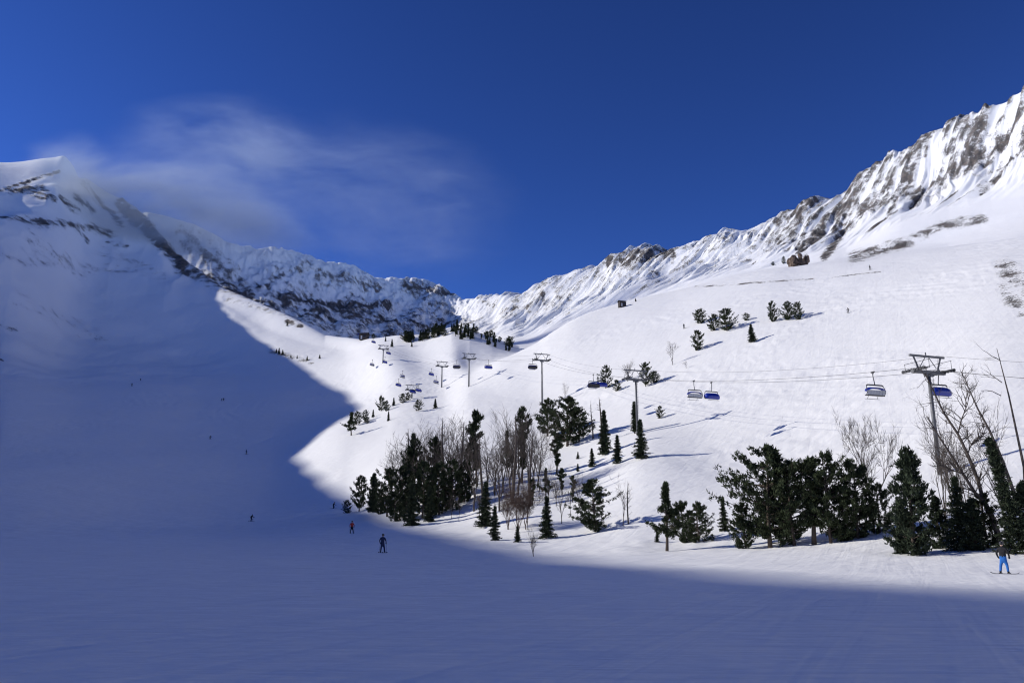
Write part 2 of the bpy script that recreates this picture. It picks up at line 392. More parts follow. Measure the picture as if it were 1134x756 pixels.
def build_terrain(name, c0, c1, label):
    """part of the height field: cells whose knot number lies in [c0, c1)"""
    nA, nR = ZG.shape
    wc = WG[:, :-1]
    ia = np.arange(nA); ib = (ia + 1) % nA
    a = ia[:, None] * nR + np.arange(nR - 1)[None]; bq = ib[:, None] * nR + np.arange(nR - 1)[None]
    quads = np.stack([a, a + 1, bq + 1, bq], -1)[(wc >= c0) & (wc < c1)]
    used = np.unique(quads)
    remap = np.full(nA * nR, -1, dtype=np.int32); remap[used] = np.arange(len(used))
    quads = remap[quads].astype(np.int32)
    co = np.stack([XG, YG, ZG], -1).reshape(-1, 3)[used].astype(np.float32)
    me = bpy.data.meshes.new(name)
    me.vertices.add(len(co)); me.vertices.foreach_set('co', co.ravel())
    me.loops.add(quads.size); me.loops.foreach_set('vertex_index', quads.ravel())
    me.polygons.add(len(quads)); me.polygons.foreach_set('loop_start', np.arange(0, quads.size, 4, dtype=np.int32))
    me.update(calc_edges=True)
    me.polygons.foreach_set('use_smooth', np.ones(len(quads), dtype=bool))
    at_ = me.attributes.new('rock', 'FLOAT', 'POINT'); at_.data.foreach_set('value', RK.reshape(-1)[used].astype(np.float32))
    me.materials.append(M_TERRAIN)
    o = bpy.data.objects.new(name, me); COL.objects.link(o)
    o['kind'] = 'structure'; o['label'] = label
    return o
build_terrain('snow_slope', -1, 9.0, 'snow covered bowl with ski runs rising from the shaded foreground')
build_terrain('mountain_ridge', 9.0, 99, 'snow and rock ridge walls closing the back of the bowl')

# ------------------------------------------------------------------ mesh building
class MB:
    def __init__(self): self.v = []; self.f = []; self.mi = []
    def box(self, c, s, M=None, mi=0):
        b = len(self.v)
        for dx in (-.5, .5):
            for dy in (-.5, .5):
                for dz in (-.5, .5):
                    p = Vector((dx * s[0], dy * s[1], dz * s[2]))
                    if M is not None: p = M @ p
                    self.v.append(tuple(Vector(c) + p))
        for q in ((0,1,3,2),(4,6,7,5),(0,4,5,1),(2,3,7,6),(0,2,6,4),(1,5,7,3)):
            self.f.append(tuple(b + i for i in q)); self.mi.append(mi)
    def tube(self, pts, radii, n=6, mi=0, cap=True):
        pts = [Vector(p) for p in pts]
        if not hasattr(radii, '__len__'): radii = [radii] * len(pts)
        b = len(self.v)
        t0 = (pts[1] - pts[0]).normalized()
        a = t0.cross(Vector((0, 0, 1)) if abs(t0.z) < 0.9 else Vector((1, 0, 0))).normalized()
        for i, p in enumerate(pts):
            t = (pts[min(i + 1, len(pts) - 1)] - pts[max(i - 1, 0)]).normalized()
            a = (a - t * a.dot(t)).normalized(); c = t.cross(a)
            for k in range(n):
                an = 2 * math.pi * k / n
                self.v.append(tuple(p + (a * math.cos(an) + c * math.sin(an)) * radii[i]))
        for i in range(len(pts) - 1):
            for k in range(n):
                k2 = (k + 1) % n
                self.f.append((b + i * n + k, b + i * n + k2, b + (i + 1) * n + k2, b + (i + 1) * n + k)); self.mi.append(mi)
        if cap:
            self.f.append(tuple(b + k for k in reversed(range(n)))); self.mi.append(mi)
            e = b + (len(pts) - 1) * n
            self.f.append(tuple(e + k for k in range(n))); self.mi.append(mi)
    def bar(self, a, b, r, n=6, mi=0): self.tube([a, b], r, n, mi)
    def tri(self, a, b, c, mi=0):
        k = len(self.v); self.v += [tuple(a), tuple(b), tuple(c)]; self.f.append((k, k + 1, k + 2)); self.mi.append(mi)
    def blob(self, c, r, rnd, seg=6, rings=4, jit=0.25, mi=0):
        b = len(self.v); c = Vector(c)
        self.v.append((c.x, c.y, c.z + r[2]))
        for i in range(1, rings):
            ph = math.pi * i / rings
            for k in range(seg):
                th = 2 * math.pi * (k + 0.5 * (i % 2)) / seg; j = 1 + rnd.uniform(-jit, jit)
                self.v.append((c.x + r[0] * math.sin(ph) * math.cos(th) * j, c.y + r[1] * math.sin(ph) * math.sin(th) * j, c.z + r[2] * math.cos(ph) * j))
        self.v.append((c.x, c.y, c.z - r[2])); e = len(self.v) - 1
        for k in range(seg):
            k2 = (k + 1) % seg
            self.f.append((b, b + 1 + k, b + 1 + k2)); self.mi.append(mi)
            for i in range(rings - 2):
                q = b + 1 + i * seg
                self.f.append((q + k, q + seg + k, q + seg + k2, q + k2)); self.mi.append(mi)
            q = b + 1 + (rings - 2) * seg
            self.f.append((q + k, e, q + k2)); self.mi.append(mi)
    def mesh(self, name, mats, smooth=False):
        me = bpy.data.meshes.new(name)
        me.from_pydata(self.v, [], self.f)
        for m in (mats if isinstance(mats, (list, tuple)) else [mats]): me.materials.append(m)
        me.polygons.foreach_set('material_index', self.mi)
        if smooth: me.polygons.foreach_set('use_smooth', [True] * len(self.f))
        me.update()
        return me
    def build(self, name, mats, parent=None, smooth=False):
        o = bpy.data.objects.new(name, self.mesh(name, mats, smooth)); COL.objects.link(o)
        if parent is not None: o.parent = parent
        return o
def link(name, me, parent=None):
    o = bpy.data.objects.new(name, me); COL.objects.link(o)
    if parent is not None: o.parent = parent
    return o
def tag(o, label, cat, group=None):
    o['label'] = label; o['category'] = cat
    if group: o['group'] = group
    return o
def thing(name, label, cat, loc, rz=0.0, group=None):
    o = bpy.data.objects.new(name, None); COL.objects.link(o); o.empty_display_size = 0.2
    o.location = loc; o.rotation_euler = (0, 0, rz)
    return tag(o, label, cat, group)
def copy_tree(o, parent=None):
    c = o.copy(); COL.objects.link(c)
    if parent is not None: c.parent = parent
    for ch in list(o.children): copy_tree(ch, c)
    return c

M_NEEDLE = mat('pine_needles', (0.042, 0.055, 0.028), 0.8, var=0.5, scale=9, spec=0.08)
M_FIR = mat('fir_needles', (0.040, 0.053, 0.032), 0.8, var=0.5, scale=9, spec=0.08)
M_BARK = mat('pine_bark', (0.10, 0.08, 0.065), 0.85, var=0.4, scale=5, bump=0.4, spec=0.1)
M_DEAD = mat('weathered_wood', (0.10, 0.085, 0.075), 0.85, var=0.35, scale=4, bump=0.4, spec=0.1)
M_TWIG = mat('brown_twigs', (0.115, 0.082, 0.068), 0.85, var=0.3, scale=4, spec=0.1)
M_SNOW = mat('branch_snow', (0.85, 0.87, 0.9), 0.8, var=0.03, scale=5, spec=0.2)
M_STEEL = mat('galvanised_steel', (0.14, 0.145, 0.155), 0.55, 0.4, var=0.15, scale=3)
M_DARK = mat('dark_steel', (0.05, 0.052, 0.058), 0.5, 0.3, var=0.2, scale=5)
M_ROPE = mat('steel_rope', (0.10, 0.10, 0.105), 0.5, 0.5, var=0.1, scale=9)
M_BLUE = mat('blue_bubble', (0.012, 0.030, 0.30), 0.16, var=0.08, scale=2, spec=0.6)
M_SEAT = mat('black_vinyl', (0.03, 0.03, 0.034), 0.5, var=0.2, scale=6)
M_GREY = mat('grey_panel', (0.42, 0.44, 0.47), 0.4, var=0.1, scale=3)
M_HUT = mat('dark_timber', (0.045, 0.035, 0.03), 0.8, var=0.3, scale=3, bump=0.3)
M_GLASS = mat('dark_glass', (0.02, 0.025, 0.03), 0.08, spec=0.7)
M_ROCK = mat('brown_rock', (0.14, 0.105, 0.08), 0.85, var=0.6, scale=0.5, bump=0.8, spec=0.2)

# ------------------------------------------------------------------ trees (unit height 1; scaled when placed)
def needle_tuft(mb, rnd, p, out, size, n):
    for _ in range(n):
        d = (out + Vector((rnd.gauss(0, .55), rnd.gauss(0, .55), rnd.gauss(0.25, .5)))).normalized()
        s = d.cross(Vector((rnd.gauss(0, 1), rnd.gauss(0, 1), rnd.gauss(0, 1)))).normalized() * size * rnd.uniform(.16, .3)
        q = p + Vector((rnd.gauss(0, size * .35), rnd.gauss(0, size * .35), rnd.gauss(0, size * .3)))
        mb.tri(q - s, q + s, q + d * size * rnd.uniform(.7, 1.25))
def make_pine(seed, width=0.5, base=0.14, limbs=58, tufts=12, blades=7, snow=0, lean=0.03, bumpy=0.35, shape='oval'):
    """whitebark pine: clumps of upswept branches round a trunk"""
    rnd = random.Random(seed); tr = MB(); cr = MB(); sn = MB()
    ph = rnd.uniform(0, 6.3); lx, ly = lean * math.cos(ph), lean * math.sin(ph)
    def axis(t): return Vector((lx * t + 0.012 * math.sin(5 * t + ph), ly * t + 0.012 * math.cos(4 * t + ph), t))
    tr.tube([axis(t) - Vector((0, 0, .03 if t == 0 else 0)) for t in (0, .15, .35, .6, .8, .93)], [.026, .021, .017, .012, .007, .003], 7)
    clump = [rnd.uniform(1 - bumpy, 1 + bumpy) for _ in range(12)]
    for i in range(limbs):
        t = base + (0.97 - base) * (i + rnd.random()) / limbs
        k = (t - base) / (1 - base)
        if shape == 'oval': prof = math.sin(math.pi * min(1, 0.12 + 0.86 * k)) ** 0.7
        elif shape == 'flame': prof = (1 - k) ** 0.75 * min(1, 0.4 + k * 4)
        else: prof = (0.55 + 0.45 * math.sin(6 * k + ph)) * (1 - k ** 3) * min(1, 0.35 + 3 * k)
        a = rnd.uniform(0, 6.283)
        R = width * 0.5 * prof * clump[int(a / 6.283 * 6) + (6 if k > .5 else 0)] * rnd.uniform(.5, 1.25)
        if R < .015: R = .015
        o = Vector((math.cos(a), math.sin(a), 0)); p0 = axis(t - 0.25 * R)
        rise = rnd.uniform(.15, .6) * R
        pts = [p0, p0 + o * R * .5 + Vector((0, 0, rise * .3)), p0 + o * R + Vector((0, 0, rise))]
        tr.tube(pts, [.006, .004, .0015], 4, cap=False)
        for j in range(tufts):
            s = rnd.uniform(.25, 1.0) ** .7
            q = p0 + o * R * s + Vector((0, 0, rise * s * s)) + Vector((rnd.gauss(0, .014), rnd.gauss(0, .014), rnd.gauss(0, .014)))
            needle_tuft(cr, rnd, q, (o * .7 + Vector((0, 0, .6))), .038, blades)
            if snow and rnd.random() < snow * (1 - 0.6 * k):
                sn.blob(q + Vector((0, 0, .012)), (rnd.uniform(.006, .016), rnd.uniform(.006, .016), .005), rnd, 5, 3)
    needle_tuft(cr, rnd, axis(.98), Vector((0, 0, 1)), .04, 24)
    return tr, cr, sn
def make_fir(seed, width=0.3, base=0.04, whorls=30, per=6, blades=5, snow=0, thin=0.0):
    """narrow subalpine fir: whorls of short, slightly drooping sprays"""
    rnd = random.Random(seed); tr = MB(); cr = MB(); sn = MB()
    tr.tube([(0, 0, -.03), (0, 0, .3), (0.004, 0, .7), (0, 0, 1.0)], [.02, .015, .008, .002], 6)
    for w in range(whorls):
        k = (w + rnd.random() * .8) / whorls; t = base + (0.985 - base) * k
        R0 = width * .5 * ((1 - k) ** .8) * (0.65 + 0.35 * math.sin(w * 1.7 + seed)) + .012
        for b in range(per):
            if rnd.random() < thin: continue
            a = rnd.uniform(0, 6.283); R = R0 * rnd.uniform(.65, 1.15); o = Vector((math.cos(a), math.sin(a), 0))
            dr = rnd.uniform(-.35, .1) * R; p0 = Vector((0, 0, t))
            tr.tube([p0, p0 + o * R + Vector((0, 0, dr))], [.004, .0012], 3, cap=False)
            nt = max(3, int(R / .016))
            for j in range(nt):
                s = (j + rnd.random()) / nt
                q = p0 + o * R * s + Vector((0, 0, dr * s))
                needle_tuft(cr, rnd, q, o * .8 + Vector((0, 0, .15)), .032, blades)
                if snow and rnd.random() < snow * (1 - .5 * k):
                    sn.blob(q + Vector((0, 0, .010)), (rnd.uniform(.007, .018), rnd.uniform(.007, .018), .005), rnd, 5, 3)
    needle_tuft(cr, rnd, Vector((0, 0, .985)), Vector((0, 0, 1.2)), .03, 10)
    return tr, cr, sn
def grow(mb, rnd, p, d, length, r, depth, up=0.12, wig=0.16, kids=(3, 5), spread=0.7, n=5):
    pts = [Vector(p)]; rad = [r]; segs = 4
    d = Vector(d).normalized()
    for i in range(segs):
        d = (d + Vector((rnd.gauss(0, wig), rnd.gauss(0, wig), rnd.gauss(0, wig) + up))).normalized()
        pts.append(pts[-1] + d * length / segs); rad.append(r * (1 - 0.62 * (i + 1) / segs))
    mb.tube(pts, rad, n, cap=False)
    if depth <= 0: return
    for j in range(rnd.randint(*kids)):
        s = rnd.uniform(.25, 1.0) * segs; i = min(int(s), segs - 1)
        q = pts[i].lerp(pts[i + 1], s - i)
        td = (pts[i + 1] - pts[i]).normalized()
        side = td.cross(Vector((rnd.gauss(0, 1), rnd.gauss(0, 1), rnd.gauss(0, 1)))).normalized()
        grow(mb, rnd, q, td * (1 - spread * .5) + side * spread, length * rnd.uniform(.42, .7), max(rad[i] * .64, .0019), depth - 1, up, wig, kids, spread, max(3, n - 1))
def make_bare(seed, stems=1, depth=4, spread=0.62, trunk=0.3, kids=(3, 5), r=.02, vase=False):
    """leafless tree of ascending branches"""
    rnd = random.Random(seed); tr = MB(); br = MB()
    for s in range(stems):
        a = rnd.uniform(0, 6.28); ln = Vector((math.cos(a) * .12, math.sin(a) * .12, 1)) if stems > 1 else Vector((rnd.gauss(0, .05), rnd.gauss(0, .05), 1))
        b = Vector((math.cos(a) * .02 * (stems > 1), math.sin(a) * .02 * (stems > 1), -.03))
        top = b + ln.normalized() * trunk
        tr.tube([b, b.lerp(top, .5) + Vector((rnd.gauss(0, .008), rnd.gauss(0, .008), 0)), top], [r, r * .85, r * .72], 7)
        m = rnd.randint(4, 6) if vase else rnd.randint(2, 3)
        for j in range(m):
            aa = 6.283 * j / m + rnd.uniform(-.5, .5); w = (.55 if vase else .3) * rnd.uniform(.5, 1.1)
            grow(br, rnd, top - Vector((0, 0, rnd.uniform(0, trunk * .35))), (math.cos(aa) * w, math.sin(aa) * w, 1), rnd.uniform(.45, .62), r * .6, depth - 1, .10, .11, kids, spread)
        grow(br, rnd, top, ln, .62, r * .7, depth - 1, .1, .08, kids, spread)
    return tr, br, None
def make_spar(seed):
    """dead pole-like tree with a few broken limbs"""
    rnd = random.Random(seed); tr = MB(); br = MB()
    ax = [Vector((0.02 * math.sin(4 * t + seed), 0.02 * math.cos(3 * t + seed), t)) for t in (-.03, .2, .45, .7, .88, 1)]
    tr.tube(ax, [.022, .019, .015, .011, .007, .002], 6)
    for i in range(22):
        t = rnd.uniform(.2, .95); a = rnd.uniform(0, 6.28); Lb = rnd.uniform(.04, .13) * (1.15 - t)
        p = Vector((0.02 * math.sin(4 * t + seed), 0.02 * math.cos(3 * t + seed), t))
        grow(br, rnd, p, (math.cos(a), math.sin(a), rnd.uniform(-.1, .7)), Lb * 1.6, .005, 1, .05, .2, (1, 3), .7, 4)
    return tr, br, None
KINDS = {}
def norm_scale(mb_list):
    zs = [p[2] for m in mb_list if m for p in m.v]
    k = 1.0 / max(zs)
    for m in mb_list:
        if m: m.v = [(x * k, y * k, z * k) for x, y, z in m.v]
def kind(key, res, crown_mat, trunk_mat, crown_name='crown'):
    norm_scale(res)
    tr, cr, sn = res
    d = [('trunk', tr.mesh('trunk', trunk_mat, True)), (crown_name, cr.mesh(crown_name, crown_mat, crown_name != 'crown'))]
    if sn is not None and sn.v: d.append(('branch_snow', sn.mesh('branch_snow', M_SNOW)))
    KINDS.setdefault(key, []).append(d)
for s_ in range(5): kind('pine', make_pine(100 + s_, .74 + .08 * (s_ % 3), .09 + .03 * (s_ % 2), 76, 14, 8, 0, .05, .32, 'oval'), M_NEEDLE, M_BARK)
for s_ in range(3): kind('pine_tall', make_pine(120 + s_, .52, .22, 50, 13, 8, 0, .05, .5, 'lumpy'), M_NEEDLE, M_BARK)
for s_ in range(4): kind('pine_dense', make_pine(130 + s_, .86, .01, 84, 15, 8, 0, .02, .25, 'oval'), M_NEEDLE, M_BARK)
for s_ in range(3): kind('pine_snowy', make_pine(140 + s_, .64, .01, 96, 16, 8, .10, .02, .3, 'flame'), M_FIR, M_BARK)
for s_ in range(5): kind('fir', make_fir(150 + s_, .42, .02, 36, 9, 7), M_FIR, M_BARK)
for s_ in range(3): kind('fir_narrow', make_fir(160 + s_, .21, .06, 46, 8, 6, .03, .1), M_FIR, M_BARK)
for s_ in range(3): kind('fir_snowy', make_fir(170 + s_, .60, .01, 36, 10, 7, .15), M_FIR, M_BARK)
for s_ in range(6): kind('bare', make_bare(180 + s_, 1 + (s_ % 3 == 2), 4, .5, .22, (3, 5), .014), M_DEAD, M_DEAD, 'branches')
for s_ in range(2): kind('bare_vase', make_bare(190 + s_, 1, 5, .55, .26, (3, 5), .020, True), M_DEAD, M_DEAD, 'branches')
for s_ in range(2): kind('bare_twig', make_bare(200 + s_, 3, 5, .55, .10, (3, 5), .009), M_TWIG, M_TWIG, 'branches')
for s_ in range(3): kind('spar', make_spar(210 + s_), M_DEAD, M_DEAD, 'branches')
_kc = {}
NAMES = {'pine': 'pine_tree', 'pine_tall': 'pine_tree', 'pine_dense': 'pine_tree', 'pine_snowy': 'pine_tree', 'fir': 'fir_tree', 'fir_narrow': 'fir_tree',
         'fir_snowy': 'fir_tree', 'bare': 'leafless_tree', 'bare_vase': 'leafless_tree', 'bare_twig': 'leafless_tree', 'spar': 'dead_tree'}
TR = random.Random(5)
def tree(k, px, py, hpx, label, wide=1.0, group=None, tilt=0.0, loc=None, rmin=8.0):
    """a tree whose foot stands where the photo shows it and whose height in pixels is hpx"""
    p = ground(px, py, rmin) if loc is None else loc
    h = hpx * scale_at(p) * 1.02
    i = _kc.get(k, 0); _kc[k] = i + 1
    t = thing(NAMES[k], label, 'tree', p, TR.uniform(0, 6.28), group)
    t.rotation_euler = (TR.gauss(0, .015), tilt + TR.gauss(0, .015), t.rotation_euler.z)
    t.scale = (h * wide, h * wide, h)
    for nm, me in KINDS[k][i % len(KINDS[k])]:
        c = link(nm, me, t)
        if nm == 'branch_snow': c['kind'] = 'stuff'
    return t
ORD = ['leftmost', 'second from the left', 'third from the left', 'fourth from the left', 'fifth from the left', 'sixth from the left', 'seventh from the left',
       'eighth from the left', 'ninth from the left', 'tenth from the left', 'eleventh from the left', 'twelfth from the left', 'thirteenth from the left',
       'fourteenth from the left', 'fifteenth from the left', 'sixteenth from the left', 'seventeenth from the left', 'eighteenth from the left', 'nineteenth from the left', 'twentieth from the left', 'twenty first from the left', 'twenty second from the left', 'twenty third from the left', 'twenty fourth from the left']
def row(what, group, items):
    """trees that look alike: told apart by their order from the left"""
    items = sorted(items, key=lambda q: q[1])
    for i, q in enumerate(items):
        tree(q[0], q[1], q[2], q[3], what % (ORD[i] if i < len(items) - 1 or len(items) < 3 else 'rightmost'), q[4] if len(q) > 4 else 1.0, group)

# right-hand wood beside the piste
G1 = 'trees of the wood at the right'
tree('pine', 853, 606, 114, 'tall broad dark pine with bare lower trunk heading the right wood', 1.0, G1)
tree('pine_dense', 826, 607, 52, 'low dark pine bush at the left foot of the right wood', .8, G1)
tree('pine', 880, 604, 96, 'dark full pine just right of the tall broad pine in the right wood', .9, G1)
tree('pine_tall', 903, 603, 98, 'dark pine with a flat top midway along the right wood', 1.25, G1)
tree('pine', 921, 601, 104, 'pointed dark pine in the middle of the right wood', .75, G1)
tree('pine_dense', 951, 596, 88, 'dark pine standing in front of the vase shaped leafless tree', .78, G1)
tree('pine_dense', 935, 598, 62, 'short dark pine filling the gap left of the vase shaped leafless tree', .9, G1)
tree('pine', 866, 600, 70, 'short pine behind the tall broad pine in the right wood', 1.0, G1)
tree('pine_dense', 975, 590, 56, 'low dark pine under the vase shaped leafless tree', .8, G1)
tree('bare_vase', 968, 588, 136, 'vase shaped leafless tree of fine upright branches rising above the dark pines', .66, G1)
tree('pine_snowy', 1014, 614, 120, 'big snow flecked conifer standing alone in front of the right wood', .88, G1)
tree('fir_snowy', 1000, 613, 62, 'short snow flecked fir at the left foot of the big snow flecked conifer', .62, G1)
tree('fir_snowy', 1064, 609, 82, 'snow dusted fir between the big snow flecked conifer and the leaning leafless tree', .9, G1)
tree('pine_snowy', 1082, 609, 58, 'low snow dusted conifer behind the leaning leafless tree', 1.1, G1)
tree('pine_snowy', 1041, 607, 58, 'low snow dusted conifer right beside the big snow flecked conifer', 1.0, G1)
tree('pine_dense', 1094, 606, 62, 'dark bush conifer directly behind the foot of the leaning leafless tree', .9, G1)
tree('fir_narrow', 1133, 613, 132, 'tall thin dark spire of a fir at the right edge', .95, G1, -.16)
tree('fir_snowy', 1122, 613, 70, 'snow dusted bushy fir behind the skier in blue trousers', .95, G1)
tree('pine_snowy', 1142, 612, 80, 'snow dusted conifer half cut by the right edge', .9, G1)
tree('bare', 1060, 586, 108, 'leafless tree of thin leaning trunk left of the big leaning leafless tree', .9, G1, -.16)
tree('bare', 1050, 596, 152, 'tall slender leafless tree leaning left in front of the tall lift tower', .62, G1, -.12)
tree('bare', 1078, 602, 160, 'tall slender leafless tree just left of the big leaning leafless tree', .6, G1, -.16)
tree('bare', 1124, 606, 168, 'tall leafless tree of many fine branches between the leaning tree and the right edge', .6, G1, -.12)
tree('spar', 1092, 604, 70, 'short dead snag beside the big leaning leafless tree', .8, G1)
# the big leaning leafless tree: its forks follow the photo
def leaning_tree():
    p = ground(1108, 606); s = scale_at(p); rnd = random.Random(77)
    t = thing('leafless_tree', 'big leafless tree leaning left with two forked trunks above the skier', 'tree', p, 0, G1)
    def q(px, py, y=0.0): return Vector(((px - 1108) * s, y, (606 - py) * s * 1.03))
    tr = MB(); br = MB()
    tr.tube([q(1109, 611), q(1108, 596), q(1103, 572, .1), q(1097, 556, .2)], [.26, .24, .21, .19], 8)
    mains = [([(1097,556,.2),(1088,548,.1),(1075,528,-.2),(1062,508,-.5),(1050,490,-.7),(1037,466,-.9)], .15),
             ([(1097,556,.2),(1096,535,.5),(1090,505,.8),(1083,482,1.0),(1071,458,1.2),(1063,430,1.5),(1057,412,1.6)], .16),
             ([(1083,482,1.0),(1087,465,.6),(1093,450,.3),(1096,436,.1)], .06),
             ([(1090,505,.8),(1100,492,1.3),(1112,485,1.6),(1122,472,1.9)], .05),
             ([(1075,528,-.2),(1060,524,-.6),(1046,520,-.9),(1034,512,-1.2)], .05)]
    for pts, r in mains:
        P_ = [q(*a) for a in pts]; n = len(P_)
        br.tube(P_, [r * (1 - .75 * i / (n - 1)) for i in range(n)], 7, cap=False)
        for i in range(n - 1):
            for _ in range(5):
                f = rnd.random(); b = P_[i].lerp(P_[i + 1], f); d = (P_[i + 1] - P_[i]).normalized()
                sd = Vector((rnd.gauss(0, 1), rnd.gauss(0, .8), rnd.gauss(.25, .6))).normalized()
                grow(br, rnd, b, d * .55 + sd * .75, rnd.uniform(.8, 2.1), .045 * (1 - .5 * i / n), 2, .08, .18, (2, 4), .65, 5)
    tr.build('trunk', M_DEAD, t, True); br.build('branches', M_DEAD, t, True)
leaning_tree()
def right_snag():
    p = ground(1140, 606); s = scale_at(p); rnd = random.Random(99)
    t = thing('leafless_tree', 'leafless treetop with a thin curved trunk reaching in at the right edge', 'tree', p, 0, G1)
    def q(px, py, y=0.0): return Vector(((px - 1140) * s, y, (606 - py) * s * 1.03))
    tr = MB(); br = MB()
    P_ = [q(1140, 610), q(1134, 560), q(1124, 512, .2), q(1115, 480, .3), q(1106, 455, .5), q(1098, 428, .6), q(1093, 412, .6)]
    tr.tube(P_, [.17, .15, .12, .09, .065, .04, .012], 7)
    for i in range(2, 6):
        for _ in range(7):
            b = P_[i].lerp(P_[i + 1], rnd.random()); d = (P_[i + 1] - P_[i]).normalized()
            sd = Vector((rnd.gauss(0, 1), rnd.gauss(0, .8), rnd.gauss(.1, .6))).normalized()
            grow(br, rnd, b, d * .4 + sd * .8, rnd.uniform(.5, 1.4), .03, 2, .06, .2, (2, 3), .65, 4)
    for z0 in ((1134, 440), (1137, 425), (1139, 400)):
        b = q(*z0, .4); grow(br, rnd, b, (-.9, 0, .35), 1.6, .04, 2, .06, .2, (2, 4), .6, 4)
    tr.tube([q(1140, 600), q(1146, 520), q(1143, 440, .4), q(1137, 385, .5)], [.12, .1, .06, .02], 6)
    tr.build('trunk', M_DEAD, t, True); br.build('branches', M_DEAD, t, True)
right_snag()

# middle clump
G2 = 'trees of the clump right of the grove'
tree('pine_tall', 738, 610, 76, 'tall pine with a bare lower trunk heading the small clump', 1.0, G2)
tree('pine_dense', 757, 601, 46, 'left one of the two dense round pines right of the bare trunked pine', 1.0, G2)
tree('pine_dense', 774, 600, 45, 'right one of the two dense round pines right of the bare trunked pine', .85, G2)
tree('fir', 728, 600, 15, 'tiny fir at the foot of the bare trunked pine', 1.2, G2)
tree('fir', 802, 588, 38, 'small pointed fir between the small clump and the right wood', 1.0, G2)
tree('pine_dense', 789, 599, 8, 'tiny bush poking out of the snow right of the small clump', 1.0, G2)
# trees between the grove and that clump
G3 = 'trees scattered right of the grove'
tree('pine', 660, 588, 58, 'round dark pine on a bare trunk standing apart at the right of the grove', 1.05, G3)
tree('pine_dense', 661, 589, 14, 'low bush under the round dark pine', 1.3, G3)
tree('bare', 690, 582, 58, 'leafless twin trunks right of the round dark pine', .9, G3)
tree('spar', 696, 580, 46, 'shorter dead trunk leaning beside the leafless twin trunks', .9, G3)
tree('bare', 591, 616, 34, 'small leafless tree standing alone before the grove', .9, G3)
tree('fir', 605, 596, 46, 'dark fir cone shaped at the front right corner of the grove', 1.1, G3)
tree('fir', 573, 600, 18, 'small ragged fir at the front edge under the brown twiggy trees', 1.3, G3)
tree('fir', 684, 513, 32, 'small dark fir midway between two taller firs on the slope', 1.15, G3)
tree('fir', 656, 517, 21, 'smallest fir of the row on the slope above the grove', 1.2, G3)
tree('fir', 670, 503, 50, 'dark fir beside the crooked dead snag above the grove', .95, G3)
tree('fir', 710, 508, 44, 'fir at the foot of the lift tower', 1.15, G3)
tree('fir_narrow', 703, 480, 36, 'slim fir against the post of the lift tower', 1.3, G3)
tree('pine_dense', 731, 463, 14, 'small bush pine right of the lift tower post', .85, G3)
tree('pine', 628, 494, 56, 'broad dark pine in front of the third lift tower', 1.15, G3)
tree('pine', 606, 483, 42, 'dark pine left of the broad pine in front of the third lift tower', 1.0, G3)
tree('pine', 641, 489, 40, 'right shoulder pine of the pair in front of the third lift tower', .9, G3)
tree('spar', 656, 486, 42, 'straight dead pole between the broad pine and the crooked snag', 1.0, G3)
tree('spar', 665, 491, 51, 'crooked dead snag beside the dark fir', 1.3, G3)
tree('pine_tall', 616, 524, 42, 'small pine on a bare trunk below the broad pine', 1.1, G3)
tree('fir', 640, 508, 8, 'tiny dark sapling below the broad pine', 1.5, G3)
tree('fir', 640, 522, 9, 'tiny sapling on the snow below the first tiny sapling', 1.5, G3)
# the grove
G4 = 'trees of the large grove'
tree('pine_dense', 384, 568, 15, 'small round pine at the far left corner of the grove', .9, G4)
row('dark pine in the front row of the large grove, %s', G4,
    [('pine', 398, 566, 40, .7), ('pine', 414, 566, 42, .5), ('pine', 428, 572, 54, .75), ('pine', 443, 575, 60, .72), ('pine_dense', 437, 577, 34, .8),
     ('pine', 468, 574, 64, .75), ('pine', 486, 570, 58, .75), ('pine_tall', 477, 560, 78, .75), ('pine', 501, 566, 58, .7), ('pine_dense', 514, 556, 46, .7), ('pine', 458, 562, 80, .5), ('pine_dense', 421, 569, 28, .9), ('pine_dense', 452, 576, 30, .9), ('pine_dense', 493, 565, 34, .9), ('pine_dense', 479, 571, 28, .9)])
row('pointed fir along the front edge of the large grove, %s', G4,
    [('fir', 413, 567, 44), ('fir', 456, 582, 48, 1.1), ('fir', 537, 583, 50, 1.15), ('fir', 548, 598, 38, 1.1), ('fir', 475, 578, 40, 1.0)])
row('tall dark pine rising at the back of the large grove, %s', G4,
    [('pine_tall', 457, 545, 66, .55), ('pine_tall', 528, 538, 86, .72), ('pine_tall', 578, 535, 86, .62), ('pine_tall', 561, 528, 52, .6), ('pine_tall', 519, 548, 58, .6)])
row('leafless tree standing in the large grove, %s', G4,
    [('bare', 434, 548, 60), ('bare', 448, 552, 70), ('bare', 463, 545, 82), ('bare', 470, 548, 78), ('bare', 482, 548, 86), ('bare', 494, 550, 92), ('bare', 500, 545, 88), ('bare', 508, 548, 80),
     ('bare', 518, 548, 92), ('bare', 540, 545, 78), ('bare', 548, 548, 72), ('bare', 557, 545, 92), ('bare', 566, 550, 104), ('bare', 574, 548, 100), ('bare', 585, 545, 92), ('bare', 594, 540, 82), ('bare', 442, 562, 84), ('bare', 474, 566, 96), ('bare', 497, 562, 96), ('bare', 525, 566, 88), ('bare', 553, 566, 90)])
row('straight grey pole trunk between the conifers of the large grove, %s', G4,
    [('spar', 452, 560, 84), ('spar', 490, 560, 96), ('spar', 511, 556, 88), ('spar', 534, 560, 76), ('spar', 569, 558, 98), ('spar', 588, 560, 82)])
row('brown twiggy leafless tree at the right front of the grove, %s', G4, [('bare_twig', 563, 586, 58, .9), ('bare_twig', 573, 590, 66, .95), ('bare_twig', 583, 586, 64, .9)])
